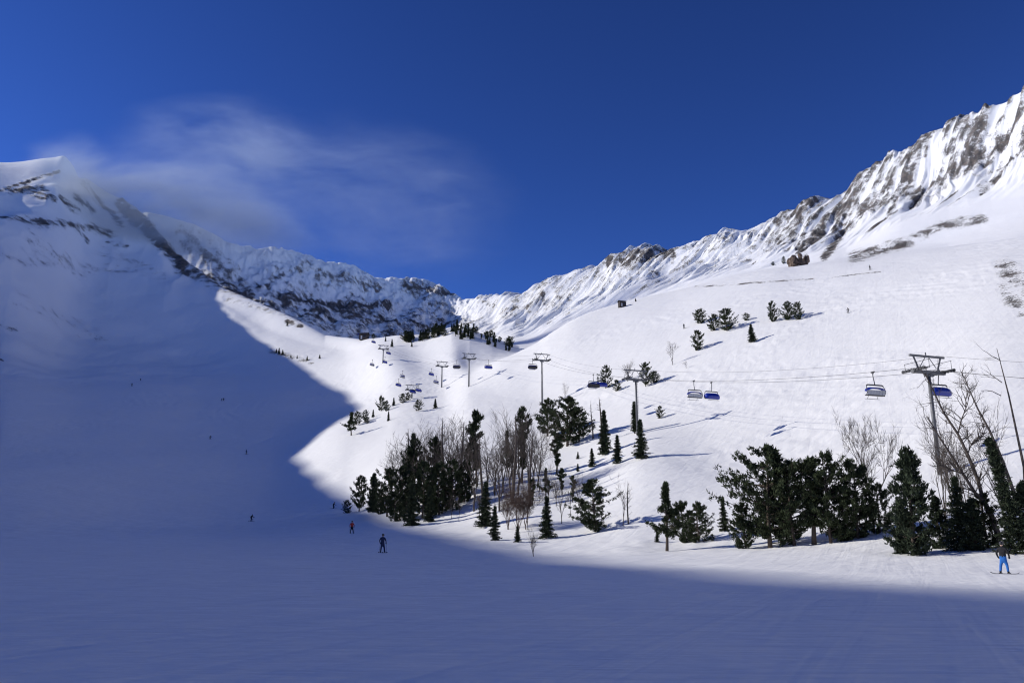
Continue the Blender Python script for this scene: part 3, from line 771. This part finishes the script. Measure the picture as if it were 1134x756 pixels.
row('thin leafless sapling right of the brown twiggy trees, %s', G4,
    [('bare', 597, 552, 60, .8), ('bare', 608, 555, 46), ('bare', 622, 580, 46, .9), ('bare', 632, 572, 48, .8), ('bare', 640, 560, 40, .8), ('bare', 616, 560, 40, .8), ('bare', 531, 572, 34, .8), ('bare', 500, 574, 30, .8), ('bare', 508, 576, 28, .7)])
row('ragged young pine among the saplings right of the grove, %s', G4, [('pine_tall', 604, 552, 34, .9), ('pine_tall', 634, 556, 30, .9), ('pine_tall', 590, 560, 30, 1.0), ('pine_tall', 622, 548, 30, 1.0)])
# lone trees left above the grove
G5 = 'small trees on the open slope left of the lift towers'
row('small conifer on the open slope left of the lift line, %s', G5,
    [('pine_tall', 389, 482, 26, 1.2), ('pine', 395, 471, 16, .9), ('pine', 404, 467, 14, .8), ('fir', 413, 462, 9, 1.2), ('pine', 406, 469, 8, 1.3), ('pine', 422, 455, 18, .7), ('pine_dense', 428, 455, 12, .8),
     ('fir', 436, 449, 9, 1.3), ('pine_dense', 446, 446, 11, 1.0), ('pine_dense', 452, 443, 9, 1.0), ('pine', 463, 455, 13, 1.0), ('fir', 482, 452, 11, 1.3), ('fir', 430, 466, 11, 1.0)])
# pines high on the right slope
G6 = 'trees high on the right slope'
tree('pine_dense', 776, 358, 17, 'leftmost pine of the upper line of four pines high on the slope', 1.2, G6)
tree('pine_dense', 791, 366, 19, 'squat pine left of the biggest pine high on the slope', .95, G6)
tree('pine_dense', 805, 366, 26, 'biggest round pine high on the slope', .95, G6)
tree('pine_dense', 827, 355, 9, 'tiny bush pine right of the biggest round pine', 1.2, G6)
tree('pine_dense', 772.5, 388, 24, 'egg shaped pine standing alone below the upper line of pines', .75, G6)
tree('fir', 833, 379, 21, 'ragged small fir below the biggest round pine', 1.5, G6)
tree('pine_dense', 856, 356, 24, 'narrow pine left of the broad pine near the cat road', .62, G6)
tree('pine_dense', 873, 354, 22, 'broad pine right of the narrow pine near the cat road', .85, G6)
tree('pine_dense', 884, 354, 21, 'right half of the broad pine clump near the cat road', .75, G6)
tree('bare', 745, 404, 29, 'small leafless tree on the open slope above the lift chairs', 1.1, G6)
tree('bare', 760, 408, 10, 'tiny leafless bush right of the small leafless tree', 1.5, G6)
tree('pine', 715, 428, 28, 'dark pine behind the second lift tower head', .75, G6)
tree('pine_dense', 725, 424, 14, 'low bush pine on the right of the dark pine behind the tower head', 1.0, G6)
tree('bare', 695, 422, 27, 'leafless tree left of the second lift tower head', 1.0, G6)
tree('pine', 671, 430, 27, 'dark pine behind the two blue chairs', .7, G6)
tree('pine_dense', 683, 433, 13, 'low bush pine right of the two blue chairs', 1.0, G6)
tree('bare', 626, 443, 22, 'thin leafless treetop right of the third lift tower', .7, G6)
tree('pine_dense', 868, 292, 9, 'small dark pine beside the brown outcrop on the crest', .6, G6)
tree('pine_dense', 856, 294, 4.5, 'tiny dark bush left of the pine on the crest', 1.2, G6)
tree('fir', 704, 334, 4, 'tiny fir right of the hut on the crest', 1.4, G6)
tree('fir', 318, 361, 5, 'tiny fir on the lit spur below the left mountain', 1.4, G6)
# knoll
KN = 'small conifers covering the knoll'
kr = random.Random(12)
kpts = [(434,384,9),(449,378,9),(458,379,7),(456,384,6),(427,378,6),(413,375,6)]
for _ in range(26):
    x = kr.uniform(448, 512); top = 352 + 20 * abs(x - 500) / 50.0
    kpts.append((x, min(379, max(366, 366 + 12 * (508 - x) / 60 + kr.uniform(-3, 4))), kr.uniform(7, 14)))
for _ in range(30):
    x = kr.uniform(502, 567); lo_ = 364 + max(0, (x - 520)) * .30
    kpts.append((x, lo_ + kr.uniform(0, 13), kr.uniform(6, 12)))
for _ in range(15):
    x = kr.uniform(446, 545); base = 378 - 12 * max(0, 1 - abs(x - 503) / 55)
    kpts.append((x, base + kr.uniform(-3, 5) + max(0, x - 515) * .18, kr.uniform(5, 10)))
for i, (x, y, h) in enumerate(kpts):
    tree(['fir', 'pine', 'pine_tall', 'fir'][i % 4], x, y, h, 'tiny dark conifer in the scattered stand on the knoll', kr.uniform(1.0, 1.4), KN)
sg = 'tiny conifers beside the lit spur'
for x, y, h in [(306,391,5),(309,392,7),(313,393,6),(322,396,4),(329,397,4),(340,399,5),(354,397,5)]:
    tree('fir', x, y, h, 'tiny conifer by the shadow edge below the left mountain', 1.4, sg)

# ------------------------------------------------------------------ chairlift
LDIR = Vector((-.342, .940, 0)).normalized(); LACR = Vector((LDIR.y, -LDIR.x, 0))
LRZ = math.atan2(-LDIR.x, LDIR.y)
def make_tower(H, arm=2.3):
    """posts, crossarm, sheave trains and lifting frame, local Y along the lift, rope level at z = H"""
    t = thing('lift_tower', '', 'lift tower', (0, 0, 0), 0, 'towers of the chairlift')
    m = MB(); m.tube([(0, 0, -1.5), (0, 0, H * .5), (0, 0, H - .35)], [.28, .24, .19], 14); m.tube([(0, 0, H * .5 - .05), (0, 0, H * .5 + .05)], .27, 14); m.build('post', M_STEEL, t, True)
    m = MB(); m.box((0, 0, H - .25), (2 * arm + .5, .42, .40)); m.box((0, 0, H - .62), (1.2, .36, .30)); m.build('crossarm', M_STEEL, t)
    for s in (-1, 1):
        m = MB(); m.box((s * arm, 0, H - .02), (.12, 3.6, .16)); m.box((s * arm - s * .34, 0, H - .1), (.5, 4.0, .05))
        m.bar((s * arm - s * .56, -2, H + .95), (s * arm - s * .56, 2, H + .95), .03)
        for y in (-1.9, 0, 1.9): m.bar((s * arm - s * .56, y, H - .1), (s * arm - s * .56, y, H + .95), .03)
        sh = m.build('sheave_train', M_DARK, t)
        for k in range(8):
            w = MB(); y = -1.6 + 3.2 * k / 7; w.tube([(s * arm + s * .06, y, H - .10), (s * arm + s * .20, y, H - .10)], .2, 10); w.build('sheave', M_DARK, sh)
    m = MB(); zt = H + 1.75
    m.box((0, 0, zt), (2 * arm + .9, .24, .24))
    for s in (-1, 1):
        m.bar((s * arm * .95, 0, zt), (s * arm * .62, 0, H - .1), .11)
        m.bar((s * arm * .1, 0, zt - .05), (s * arm * .55, 0, H + .4), .05)
    m.tube([(-.15, 0, zt + .1), (-.15, 0, zt + .5)], .08, 6)
    m.build('lifting_frame', M_STEEL, t)
    m = MB()
    for s in (-.2, .2): m.bar((s, -.48, .5), (s, -.42, H - .6), .025, 4)
    for k in range(int(H / .35) - 2): m.bar((-.2, -.48, .6 + .35 * k), (.2, -.48, .6 + .35 * k), .018, 4)
    m.build('ladder', M_STEEL, t)
    return t
TW = [(1028, 410, 1058, 575, 116, 'tall lift tower with a wide crossarm behind the leafless trees at the right'),
      (704, 419, 711, 484, 184, 'lift tower whose post ends beside a slim fir above the grove'),
      (600, 398, 605, 447, None, 'lift tower rising behind the broad dark pine'),
      (519.5, 396.5, 522, 427, None, 'lift tower with a thin post on the crest of the gully'),
      (489.5, 405, 491.5, 428, None, 'shorter lift tower just left of the gully'),
      (424.5, 386, 426, 401, None, 'tiny far lift tower below the left end of the knoll')]
RP = []
for (tx, ty, bx, by, d, lab) in TW:
    if d is None:
        g = ground(bx, by); d = math.hypot(g.x, g.y)
    top = at(tx, ty, d)
    gz = Hz(top[0], top[1]); H = top[2] - gz
    t = make_tower(H); t['label'] = lab
    t.location = (top[0], top[1], gz); t.rotation_euler = (0, 0, LRZ)
    RP.append(Vector(top)); print('tower', tx, 'H', round(H, 1), 'ground', round(gz, 1), project(np.array([top[0], top[1], gz])))
p0 = RP[0] - LDIR * 64; p0.z = RP[0].z - 14
RP = [p0] + RP
def rope_point(s_side, y, gauge=2.3):
    """rope position at forward distance y on one side (+1 right, -1 left)"""
    for a, b in zip(RP[:-1], RP[1:]):
        A = a + LACR * gauge * s_side; B = b + LACR * gauge * s_side
        if A.y <= y <= B.y or b is RP[-1] or (a is RP[0] and y < A.y):
            f = (y - A.y) / (B.y - A.y)
            q = A.lerp(B, f); q.z -= 4 * (0.014 * (B - A).length) * f * (1 - f)
            return q
def rope(side, dz, r, label, gauge=2.3):
    ys = np.concatenate([np.linspace(RP[i].y + LACR.y * gauge * side, RP[i + 1].y + LACR.y * gauge * side, 15)[(0 if i == 0 else 1):] for i in range(len(RP) - 1)])
    m = MB(); m.tube([rope_point(side, y, gauge) + Vector((0, 0, dz)) for y in ys], r, 6)
    tag(m.build('haul_rope' if dz < 1 else 'signal_cable', M_ROPE), label, 'cable')
rope(1, .13, .026, 'right hand haul rope of the chairlift carrying the chairs')
rope(-1, .13, .026, 'left hand haul rope of the chairlift carrying the chairs')
rope(0.75, 1.95, .018, 'thin signal cable strung over the tops of the lift towers')

def make_chair(bubble_down, seed):
    t = thing('lift_chair', '', 'chairlift chair', (0, 0, 0), 0, 'chairs hanging on the chairlift')
    m = MB(); m.box((0, 0, .0), (.16, .7, .2)); m.box((0, 0, -.16), (.12, .3, .16)); m.build('grip', M_DARK, t)
    m = MB(); m.tube([(0, 0, -.15), (.06, .02, -.6), (.14, .18, -1.1), (.06, .22, -1.6), (0, .15, -1.95)], .075, 8); m.build('hanger_arm', M_STEEL, t, True)
    m = MB(); m.tube([(-1.55, .15, -2.02), (-1.3, .15, -1.93), (1.3, .15, -1.93), (1.55, .15, -2.02)], .10, 8)
    for s in (-1, 1): m.tube([(s * 1.55, .15, -2.02), (s * 1.72, .32, -2.5), (s * 1.72, .38, -3.1), (s * 1.70, .1, -3.5)], .055, 7)
    m.build('frame', M_DARK, t, True)
    m = MB(); m.box((0, .02, -3.42), (3.3, .55, .12)); m.build('seat', M_SEAT, t)
    b = MB(); R_ = Matrix.Rotation(-.2, 3, 'X')
    for k in range(6): b.box((-1.375 + .55 * k, .40, -3.05), (.50, .10, .68), R_)
    b.build('backrest', M_GREY if not bubble_down else M_SEAT, t)
    m = MB()
    for s in (-.9, .9): m.bar((s, -.25, -3.3), (s, -.62, -3.85), .03)
    m.bar((-1.4, -.62, -3.85), (1.4, -.62, -3.85), .035); m.build('footrest', M_DARK, t)
    # bubble: a curved shell across the chair with rounded ends
    m = MB(); nx, na = 16, 12
    a0, a1 = (math.radians(70), math.radians(215)) if bubble_down else (math.radians(38), math.radians(118))
    for i in range(nx + 1):
        x = -1 + 2 * i / nx; sh = max(0.28, (1 - abs(x) ** 5) ** .5)
        for k in range(na + 1):
            a = a0 + (a1 - a0) * k / na
            m.v.append((x * 1.85, .1 + 0.95 * math.cos(a) * sh, -3.12 + .86 * math.sin(a) * sh))
    for i in range(nx):
        for k in range(na):
            q = i * (na + 1) + k; m.f.append((q, q + 1, q + na + 2, q + na + 1)); m.mi.append(0)
    bo = m.build('bubble', M_BLUE, t, True)
    so = bo.modifiers.new('thickness', 'SOLIDIFY'); so.thickness = .03
    return t
CH = [make_chair(True, 1), make_chair(False, 2)]
used_c = [False, False]
def chair(px, side, kind_, label, face=1, ypx=None):
    """hang a chair on the rope where the rope crosses photo column px"""
    best = None
    for y in np.arange(70, 470, .5):
        q = rope_point(side, y); x_, y_ = project(np.array(q))
        if best is None or abs(x_ - px) < best[0]: best = (abs(x_ - px), q, y_)
    if not used_c[kind_]: c = CH[kind_]; used_c[kind_] = True
    else: c = copy_tree(CH[kind_])
    c.location = best[1] + Vector((0, 0, .13)); c.rotation_euler = (0, 0, LRZ + (0 if face > 0 else math.pi)); c.scale = (.86, .86, .9); c['label'] = label
    return c
chair(1038, 1, 0, 'big blue bubble chair passing the tall lift tower at the right', 1)
chair(968, -1, 1, 'chair with raised blue bubble and grey seatbacks left of the tall lift tower', -1)
chair(768, -1, 1, 'left one of the two chairs side by side in mid span, bubble raised', -1)
chair(788, 1, 0, 'right one of the two chairs side by side in mid span, bubble closed', 1)
chair(657, -1, 0, 'left one of the overlapping blue chairs before a dark pine', -1)
chair(666, 1, 0, 'right one of the overlapping blue chairs before a dark pine', 1)
chair(590, -1, 0, 'small blue chair under the lift tower behind the broad pine', -1)
chair(541, 1, 0, 'dark blue chair right of the thin posted lift tower', 1)
chair(506, -1, 0, 'blue chair between the thin posted and the shorter lift tower', -1)
# second, lower lift on the far side of the gully
def far_tower(px, py, h, lab):
    p = ground(px, py); s = scale_at(p); t = make_tower(h * s); t['label'] = lab; t['group'] = 'towers of the farther lift'
    t.location = p; t.rotation_euler = (0, 0, LRZ); return p
far_tower(456, 441, 10, 'low far lift tower head showing behind the small pines')
def far_chair(px, py, h, kind_, lab):
    """chair of the farther lift, its seat h pixels above the snow"""
    p = ground(px, py + h); s = scale_at(p)
    c = copy_tree(CH[kind_]); c.location = p + Vector((0, 0, h * s + 3.2)); c.rotation_euler = (0, 0, LRZ + .6); c['label'] = lab
    c['group'] = 'chairs of the farther lift'
for q in [(397.5, 371, 6, 0, 'dark far chair highest on the left of the knoll'), (426, 402, 5, 0, 'far chair at the foot of the tiny lift tower'), (412, 405, 6, 1, 'pale far chair left of the tiny lift tower'),
          (430, 392, 7, 0, 'far chair right of the tiny lift tower head'), (445.5, 418, 9, 1, 'far chair with pale seatbacks in the open snow below the tiny tower'), (441, 427.5, 8, 0, 'dark far chair left of the low tower head'),
          (457, 435, 7, 0, 'dark far chair under the low tower head'), (463.5, 433.5, 8, 0, 'dark far chair right of the low tower head'), (477.5, 415.5, 9, 0, 'far blue chair left of the shorter lift tower'),
          (483, 424.5, 9, 1, 'far chair just below left of the shorter lift tower'), (413.5, 379.5, 6, 0, 'dark far chair on the crest left of the tiny lift tower')]:
    far_chair(*q)

# ------------------------------------------------------------------ huts and outcrop on the crests
def hut(px, py, wpx, hpx, lab, rz=0.3):
    p = ground(px, py); s = scale_at(p); w, h = wpx * s, hpx * s
    t = thing('hut', lab, 'hut', p, rz)
    m = MB(); m.box((0, 0, h * .34), (w, w * .7, h * .82)); m.build('wall', M_HUT, t)
    m = MB(); o = .1 * w
    for sgn in (-1, 1):
        m.box((0, sgn * w * .2, h * .88), (w + 2 * o, w * .47, .12), Matrix.Rotation(-sgn * .45, 3, 'X'))
    m.build('roof', M_DARK, t)
    m = MB(); m.box((-w * .2, -w * .352, h * .26), (w * .2, .06, h * .5)); m.build('door', M_GREY, t)
    m = MB(); m.box((w * .2, -w * .352, h * .42), (w * .28, .05, h * .22)); m.build('window', M_GLASS, t)
hut(689, 340, 7.5, 7.5, 'small dark hut on the crest of the right slope')
hut(403, 376, 9, 8, 'dark lift hut at the left foot of the knoll', -.2)
def outcrop(px, py, wpx, hpx, lab, seed):
    p = ground(px, py); s = scale_at(p); rnd = random.Random(seed)
    m = MB()
    for i in range(34):
        x_ = rnd.uniform(-.45, .45)
        m.blob((x_ * wpx * s, rnd.uniform(-.2, .3) * wpx * s, rnd.uniform(.0, .55) * (1 - abs(x_)) * hpx * s), (wpx * s * rnd.uniform(.06, .14), wpx * s * rnd.uniform(.06, .14), hpx * s * rnd.uniform(.16, .36)), rnd, 6, 5, .38)
    o = m.build('rock_outcrop', M_ROCK); o.location = p; tag(o, lab, 'rock')
outcrop(886, 294, 22, 18, 'brown rock outcrop on the crest of the right slope', 4)

# ------------------------------------------------------------------ people
def cloth(name, c): return mat(name, c, 0.7, var=0.2, scale=9, spec=0.2)
C_BLACK = cloth('black_cloth', (.02, .02, .024)); C_NAVY = cloth('navy_cloth', (.02, .03, .08)); C_RED = cloth('red_cloth', (.42, .05, .03)); C_BLUE = cloth('blue_cloth', (.028, .15, .48))
M_SKIN = mat('skin', (.55, .36, .27), .5, var=.1, scale=8); M_SKI = mat('ski_top', (.06, .06, .07), .3, var=.3, scale=4); M_HELM = mat('helmet', (.03, .03, .035), .3); M_GOG = mat('goggle_lens', (.05, .03, .02), .1, spec=.7)
SKIN_CACHE = {}
def body_mesh(pose, jacket, trousers):
    """one continuous skinned figure, feet at z = 0, facing -Y"""
    key = (pose, jacket.name, trousers.name)
    if key in SKIN_CACHE: return SKIN_CACHE[key]
    if pose == 'stand':
        J = dict(pel=(0,0,.95), bel=(0,.0,1.1), che=(0,.01,1.32), nek=(0,.01,1.5), hd0=(0,-.01,1.60), hd=(0,-.02,1.68), hdt=(0,-.01,1.78),
                 kl=(.16,-.03,.52), al=(.22,.02,.10), tl=(.23,-.16,.06), kr=(-.15,-.05,.52), ar=(-.19,.02,.10), tr=(-.20,-.16,.06),
                 sl=(.19,.01,1.42), el=(.31,.03,1.16), wl=(.30,-.14,.98), hl=(.29,-.2,.94), sr=(-.19,.01,1.42), er=(-.31,.03,1.16), wr=(-.30,-.12,.97), hr=(-.29,-.18,.93))
    else:   # crouched, leaning into a turn
        J = dict(pel=(0,.16,.72), bel=(.02,.06,.84), che=(.04,-.10,1.02), nek=(.05,-.20,1.17), hd0=(.05,-.25,1.26), hd=(.05,-.28,1.34), hdt=(.05,-.28,1.44),
                 kl=(.14,-.20,.46), al=(.16,.02,.10), tl=(.16,-.17,.06), kr=(-.12,-.20,.44), ar=(-.14,.02,.10), tr=(-.14,-.17,.06),
                 sl=(.23,-.12,1.10), el=(.40,-.10,.88), wl=(.44,-.34,.84), hl=(.45,-.41,.83), sr=(-.15,-.12,1.10), er=(-.32,-.10,.88), wr=(-.36,-.34,.84), hr=(-.37,-.41,.83))
    Rr = dict(pel=.17, bel=.155, che=.175, nek=.06, hd0=.075, hd=.10, hdt=.07, kl=.085, al=.065, tl=.05, kr=.085, ar=.065, tr=.05, sl=.085, el=.062, wl=.048, hl=.04, sr=.085, er=.062, wr=.048, hr=.04)
    E = [('pel','bel'),('bel','che'),('che','nek'),('nek','hd0'),('hd0','hd'),('hd','hdt'),('pel','kl'),('kl','al'),('al','tl'),('pel','kr'),('kr','ar'),('ar','tr'),('che','sl'),('sl','el'),('el','wl'),('wl','hl'),('che','sr'),('sr','er'),('er','wr'),('wr','hr')]
    nm = list(J); ix = {k: i for i, k in enumerate(nm)}
    me = bpy.data.meshes.new('skeleton'); me.from_pydata([J[k] for k in nm], [(ix[a], ix[b]) for a, b in E], [])
    o = bpy.data.objects.new('skeleton', me); COL.objects.link(o)
    o.modifiers.new('skin', 'SKIN'); sd = me.skin_vertices[0].data
    for k in nm: sd[ix[k]].radius = (Rr[k], Rr[k] * (.8 if k in ('pel', 'bel', 'che') else 1))
    for k in nm: sd[ix[k]].use_root = (k == 'pel')
    sb = o.modifiers.new('smooth', 'SUBSURF'); sb.levels = 2
    dg = bpy.context.evaluated_depsgraph_get(); dg.update()
    out = bpy.data.meshes.new_from_object(o.evaluated_get(dg)); out.name = 'body'
    bpy.data.objects.remove(o); bpy.data.meshes.remove(me)
    out.materials.clear()
    for m in (jacket, trousers, M_SKIN, C_BLACK): out.materials.append(m)
    hz = Vector(J['hd0'])
    for p in out.polygons:
        c = p.center; p.use_smooth = True
        if c.z > hz.z - .03: p.material_index = 2
        elif c.z < .17: p.material_index = 3
        elif c.z < Vector(J['pel']).z + .02 and abs(c.x) < .26 and (pose == 'stand' or c.y > -.3): p.material_index = 1
        else: p.material_index = 0
    SKIN_CACHE[key] = (out, J)
    return SKIN_CACHE[key]
def person(px, py, pose, jacket, trousers, lab, rz=0.0, board=False, poles=True, size=1.0):
    p = ground(px, py)
    me, J = body_mesh(pose, jacket, trousers)
    t = thing('person', lab, 'person', p + Vector((0, 0, .01)), rz, 'people on the snow'); t.scale = (size,) * 3
    link('body', me, t)
    h = Vector(J['hd'])
    m = MB(); rnd = random.Random(1)
    m.blob(h + Vector((0, .015, .045)), (.125, .145, .115), rnd, 12, 8, 0); hm = m.build('helmet', M_HELM, t, True)
    m = MB(); m.tube([h + Vector((-.10, -.06, .0)), h + Vector((-.06, -.11, 0)), h + Vector((.06, -.11, 0)), h + Vector((.10, -.06, .0))], .038, 8); m.build('goggles', M_GOG, t, True)
    for s in 'lr':
        w, q = Vector(J['w' + s]), Vector(J['h' + s]); d = (q - w).normalized(); m = MB()
        m.tube([w, q, q + d * .05], [.045, .05, .04], 8)
        sx = Vector((1, 0, 0)) * (1 if s == 'l' else -1)
        for k in range(4):
            a = q + d * .04 + sx * (.033 - .022 * k); ln = (.055, .068, .065, .05)[k]
            m.tube([a, a + d * ln * .6, a + d * ln * .8 + Vector((0, 0, -ln * .6))], [.013, .012, .009], 6)
        m.tube([q - sx * .04, q - sx * .065 + d * .03, q - sx * .05 + d * .07 + Vector((0, 0, -.02))], [.015, .014, .011], 6)
        m.build('glove', C_BLACK, t, True)
        if poles and not board:
            m = MB(); tip = Vector((q.x * 1.25, q.y + (.10 if pose == 'stand' else .65), .02)); m.tube([q + d * .07 + Vector((0, 0, .12)), tip], [.014, .009], 6); m.tube([tip + Vector((0, 0, .06)), tip + Vector((0, 0, .08))], .05, 8)
            m.build('ski_pole', M_DARK, t)
    if board:
        m = MB(); m.box((0, -.02, .02), (1.10, .26, .022))
        for s in (-1, 1):
            m.box((s * .60, -.02, .032), (.14, .25, .02), Matrix.Rotation(-s * .18, 3, 'Y')); m.box((s * .70, -.02, .065), (.11, .20, .02), Matrix.Rotation(-s * .5, 3, 'Y'))
            m.box((s * .22, -.02, .05), (.14, .24, .04))
        m.build('snowboard', M_SKI, t)
    else:
        for s in 'lr':
            a = Vector(J['a' + s]); m = MB()
            for (y0, y1, z0, z1) in ((-.65, .75, .02, .02),):
                m.box((a.x, .03, .022), (.10, 1.36, .025))
            for (ya, yb, yc) in ((-.65, -.82, -.92), (.71, .79, .83)):
                m.box((a.x, (ya + yb) / 2, .034), (.10, abs(yb - ya) + .02, .022), Matrix.Rotation(.10 if ya > 0 else -.10, 3, 'X'))
                m.box((a.x, (yb + yc) / 2, .065), (.085, abs(yc - yb) + .02, .02), Matrix.Rotation(.45 if ya > 0 else -.45, 3, 'X'))
            m.box((a.x, .02, .05), (.07, .34, .04)); m.build('ski', M_SKI, t)
    return t
person(1113, 635.5, 'stand', C_BLACK, C_BLUE, 'snowboarder in black jacket and bright blue trousers standing at the right edge', math.pi - .75, board=True)
person(423.5, 612, 'stand', C_NAVY, C_NAVY, 'skier in dark navy suit nearest to the shadow edge', .4)
person(389.5, 590.5, 'stand', C_RED, C_BLACK, 'skier in a red jacket before the left end of the grove', .2)
person(369, 563, 'crouch', C_BLACK, C_BLACK, 'dark clad skier left of the small round pine', 1.2)
person(278, 577, 'crouch', C_BLACK, C_BLACK, 'crouching dark skier alone in the shaded lower run', 1.0)
person(272.5, 503, 'stand', C_NAVY, C_BLACK, 'tiny upright skier in the shaded run above the crouching skier', 1.4)
person(232.5, 486, 'crouch', C_BLACK, C_BLACK, 'tiny crouching skier halfway up the shaded run', .9)
person(247.5, 444, 'stand', C_BLACK, C_BLACK, 'upright one of two tiny skiers side by side in the shade', .3)
person(245.5, 444, 'crouch', C_BLACK, C_BLACK, 'crouching one of two tiny skiers side by side in the shade', .3)
person(146, 427.5, 'stand', C_BLACK, C_BLACK, 'lower left one of the two farthest skiers on the shaded bowl', .3)
person(155.5, 421.5, 'crouch', C_BLACK, C_BLACK, 'upper right one of the two farthest skiers on the shaded bowl', .5)
person(939.5, 346.5, 'crouch', C_BLACK, C_BLACK, 'tiny dark skier turning high on the sunny right slope', -.8)
person(963.5, 299, 'stand', C_BLACK, C_BLACK, 'tiny skier near the crest of the sunny slope', .4)
person(757.5, 364, 'stand', C_BLACK, C_BLACK, 'tiny skier left of the pines high on the sunny slope', .2)

# ------------------------------------------------------------------ snow blowing off the summit
def plume():
    c = Vector(at(290, 190, 905)); s = scale_at(c)
    hx, hy, hz_ = 330 * s, 50.0, 165 * s
    m = MB(); m.box((0, 0, 0), (2 * hx, 2 * hy, 2 * hz_))
    o = m.build('blowing_snow_cloud', []); o.data.materials.clear()
    o.location = c; o.rotation_euler = (0, 0, 0.18)
    o['kind'] = 'stuff'; o['label'] = 'cloud of wind blown snow streaming off the left summit'; o['category'] = 'snow cloud'
    mt = bpy.data.materials.new('blown_snow'); mt.use_nodes = True; nt = mt.node_tree; nt.nodes.clear(); N = nt.nodes.new; K = nt.links.new
    out = N('ShaderNodeOutputMaterial'); vol = N('ShaderNodeVolumePrincipled'); K(vol.outputs[0], out.inputs['Volume'])
    vol.inputs['Color'].default_value = (.88, .95, 1, 1); vol.inputs['Anisotropy'].default_value = 0.0
    tc = N('ShaderNodeTexCoord'); sp = N('ShaderNodeSeparateXYZ')
    def mth(op, a, b=None, clamp=False):
        n = N('ShaderNodeMath'); n.operation = op; n.use_clamp = clamp
        for i, q in enumerate((a, b)):
            if q is None: continue
            if isinstance(q, (int, float)): n.inputs[i].default_value = q
            else: K(q, n.inputs[i])
        return n.outputs[0]
    mp = N('ShaderNodeMapping'); mp.inputs['Scale'].default_value = (1 / hx, 1 / hy, 1 / hz_); K(tc.outputs['Object'], mp.inputs['Vector'])
    # warp, so that the outline is torn by the wind
    nw = N('ShaderNodeTexNoise'); nw.inputs['Scale'].default_value = 1.3; nw.inputs['Detail'].default_value = 3; K(mp.outputs[0], nw.inputs['Vector'])
    off = N('ShaderNodeVectorMath'); off.operation = 'MULTIPLY_ADD'; K(nw.outputs['Color'], off.inputs[0]); off.inputs[1].default_value = (.35, .2, .55); off.inputs[2].default_value = (-.17, -.1, -.27)
    wv = N('ShaderNodeVectorMath'); wv.operation = 'ADD'; K(mp.outputs[0], wv.inputs[0]); K(off.outputs[0], wv.inputs[1])
    K(wv.outputs[0], sp.inputs[0]); X, Y, Z = sp.outputs
    def lobe(cx, cz, rx, rz, gain, tilt=0.0):
        dx = mth('DIVIDE', mth('SUBTRACT', X, cx), rx)
        dz = mth('DIVIDE', mth('SUBTRACT', mth('SUBTRACT', Z, cz), mth('MULTIPLY', mth('SUBTRACT', X, cx), tilt)), rz)
        r2 = mth('ADD', mth('ADD', mth('MULTIPLY', dx, dx), mth('MULTIPLY', dz, dz)), mth('MULTIPLY', Y, Y))
        return mth('MULTIPLY', mth('POWER', mth('SUBTRACT', 1.0, r2, True), 2.0), gain)
    d = lobe(-.22, -.33, .52, .33, 2.6, -.34)
    d = mth('ADD', d, lobe(-.60, -.02, .15, .15, 1.0, -.3))
    d = mth('ADD', d, lobe(-.44, -.20, .26, .17, 2.4, -.85))
    d = mth('ADD', d, lobe(-.10, .05, .50, .52, .75, .1))
    d = mth('ADD', d, lobe(.36, -.15, .62, .75, .34, .0))
    nd = N('ShaderNodeTexNoise'); nd.inputs['Scale'].default_value = 4.6; nd.inputs['Detail'].default_value = 8; nd.inputs['Roughness'].default_value = .62
    mp2 = N('ShaderNodeMapping'); mp2.inputs['Scale'].default_value = (.75, .6, 1.0); mp2.inputs['Rotation'].default_value = (0, .45, 0); K(wv.outputs[0], mp2.inputs['Vector']); K(mp2.outputs[0], nd.inputs['Vector'])
    nn = mth('MULTIPLY', mth('SUBTRACT', nd.outputs['Fac'], .40, True), 4.2)
    ng = N('ShaderNodeTexNoise'); ng.inputs['Scale'].default_value = 15; ng.inputs['Detail'].default_value = 5; ng.inputs['Roughness'].default_value = .7; K(mp2.outputs[0], ng.inputs['Vector'])
    nn = mth('MULTIPLY', nn, mth('MULTIPLY', mth('SUBTRACT', ng.outputs['Fac'], .22, True), 3.4))
    K(mth('MULTIPLY', mth('MULTIPLY', d, nn),   .0230), vol.inputs['Density'])
    mt.cycles.volume_step_rate = 0.25 if hasattr(mt, 'cycles') and hasattr(mt.cycles, 'volume_step_rate') else 1
    o.data.materials.append(mt)
plume()
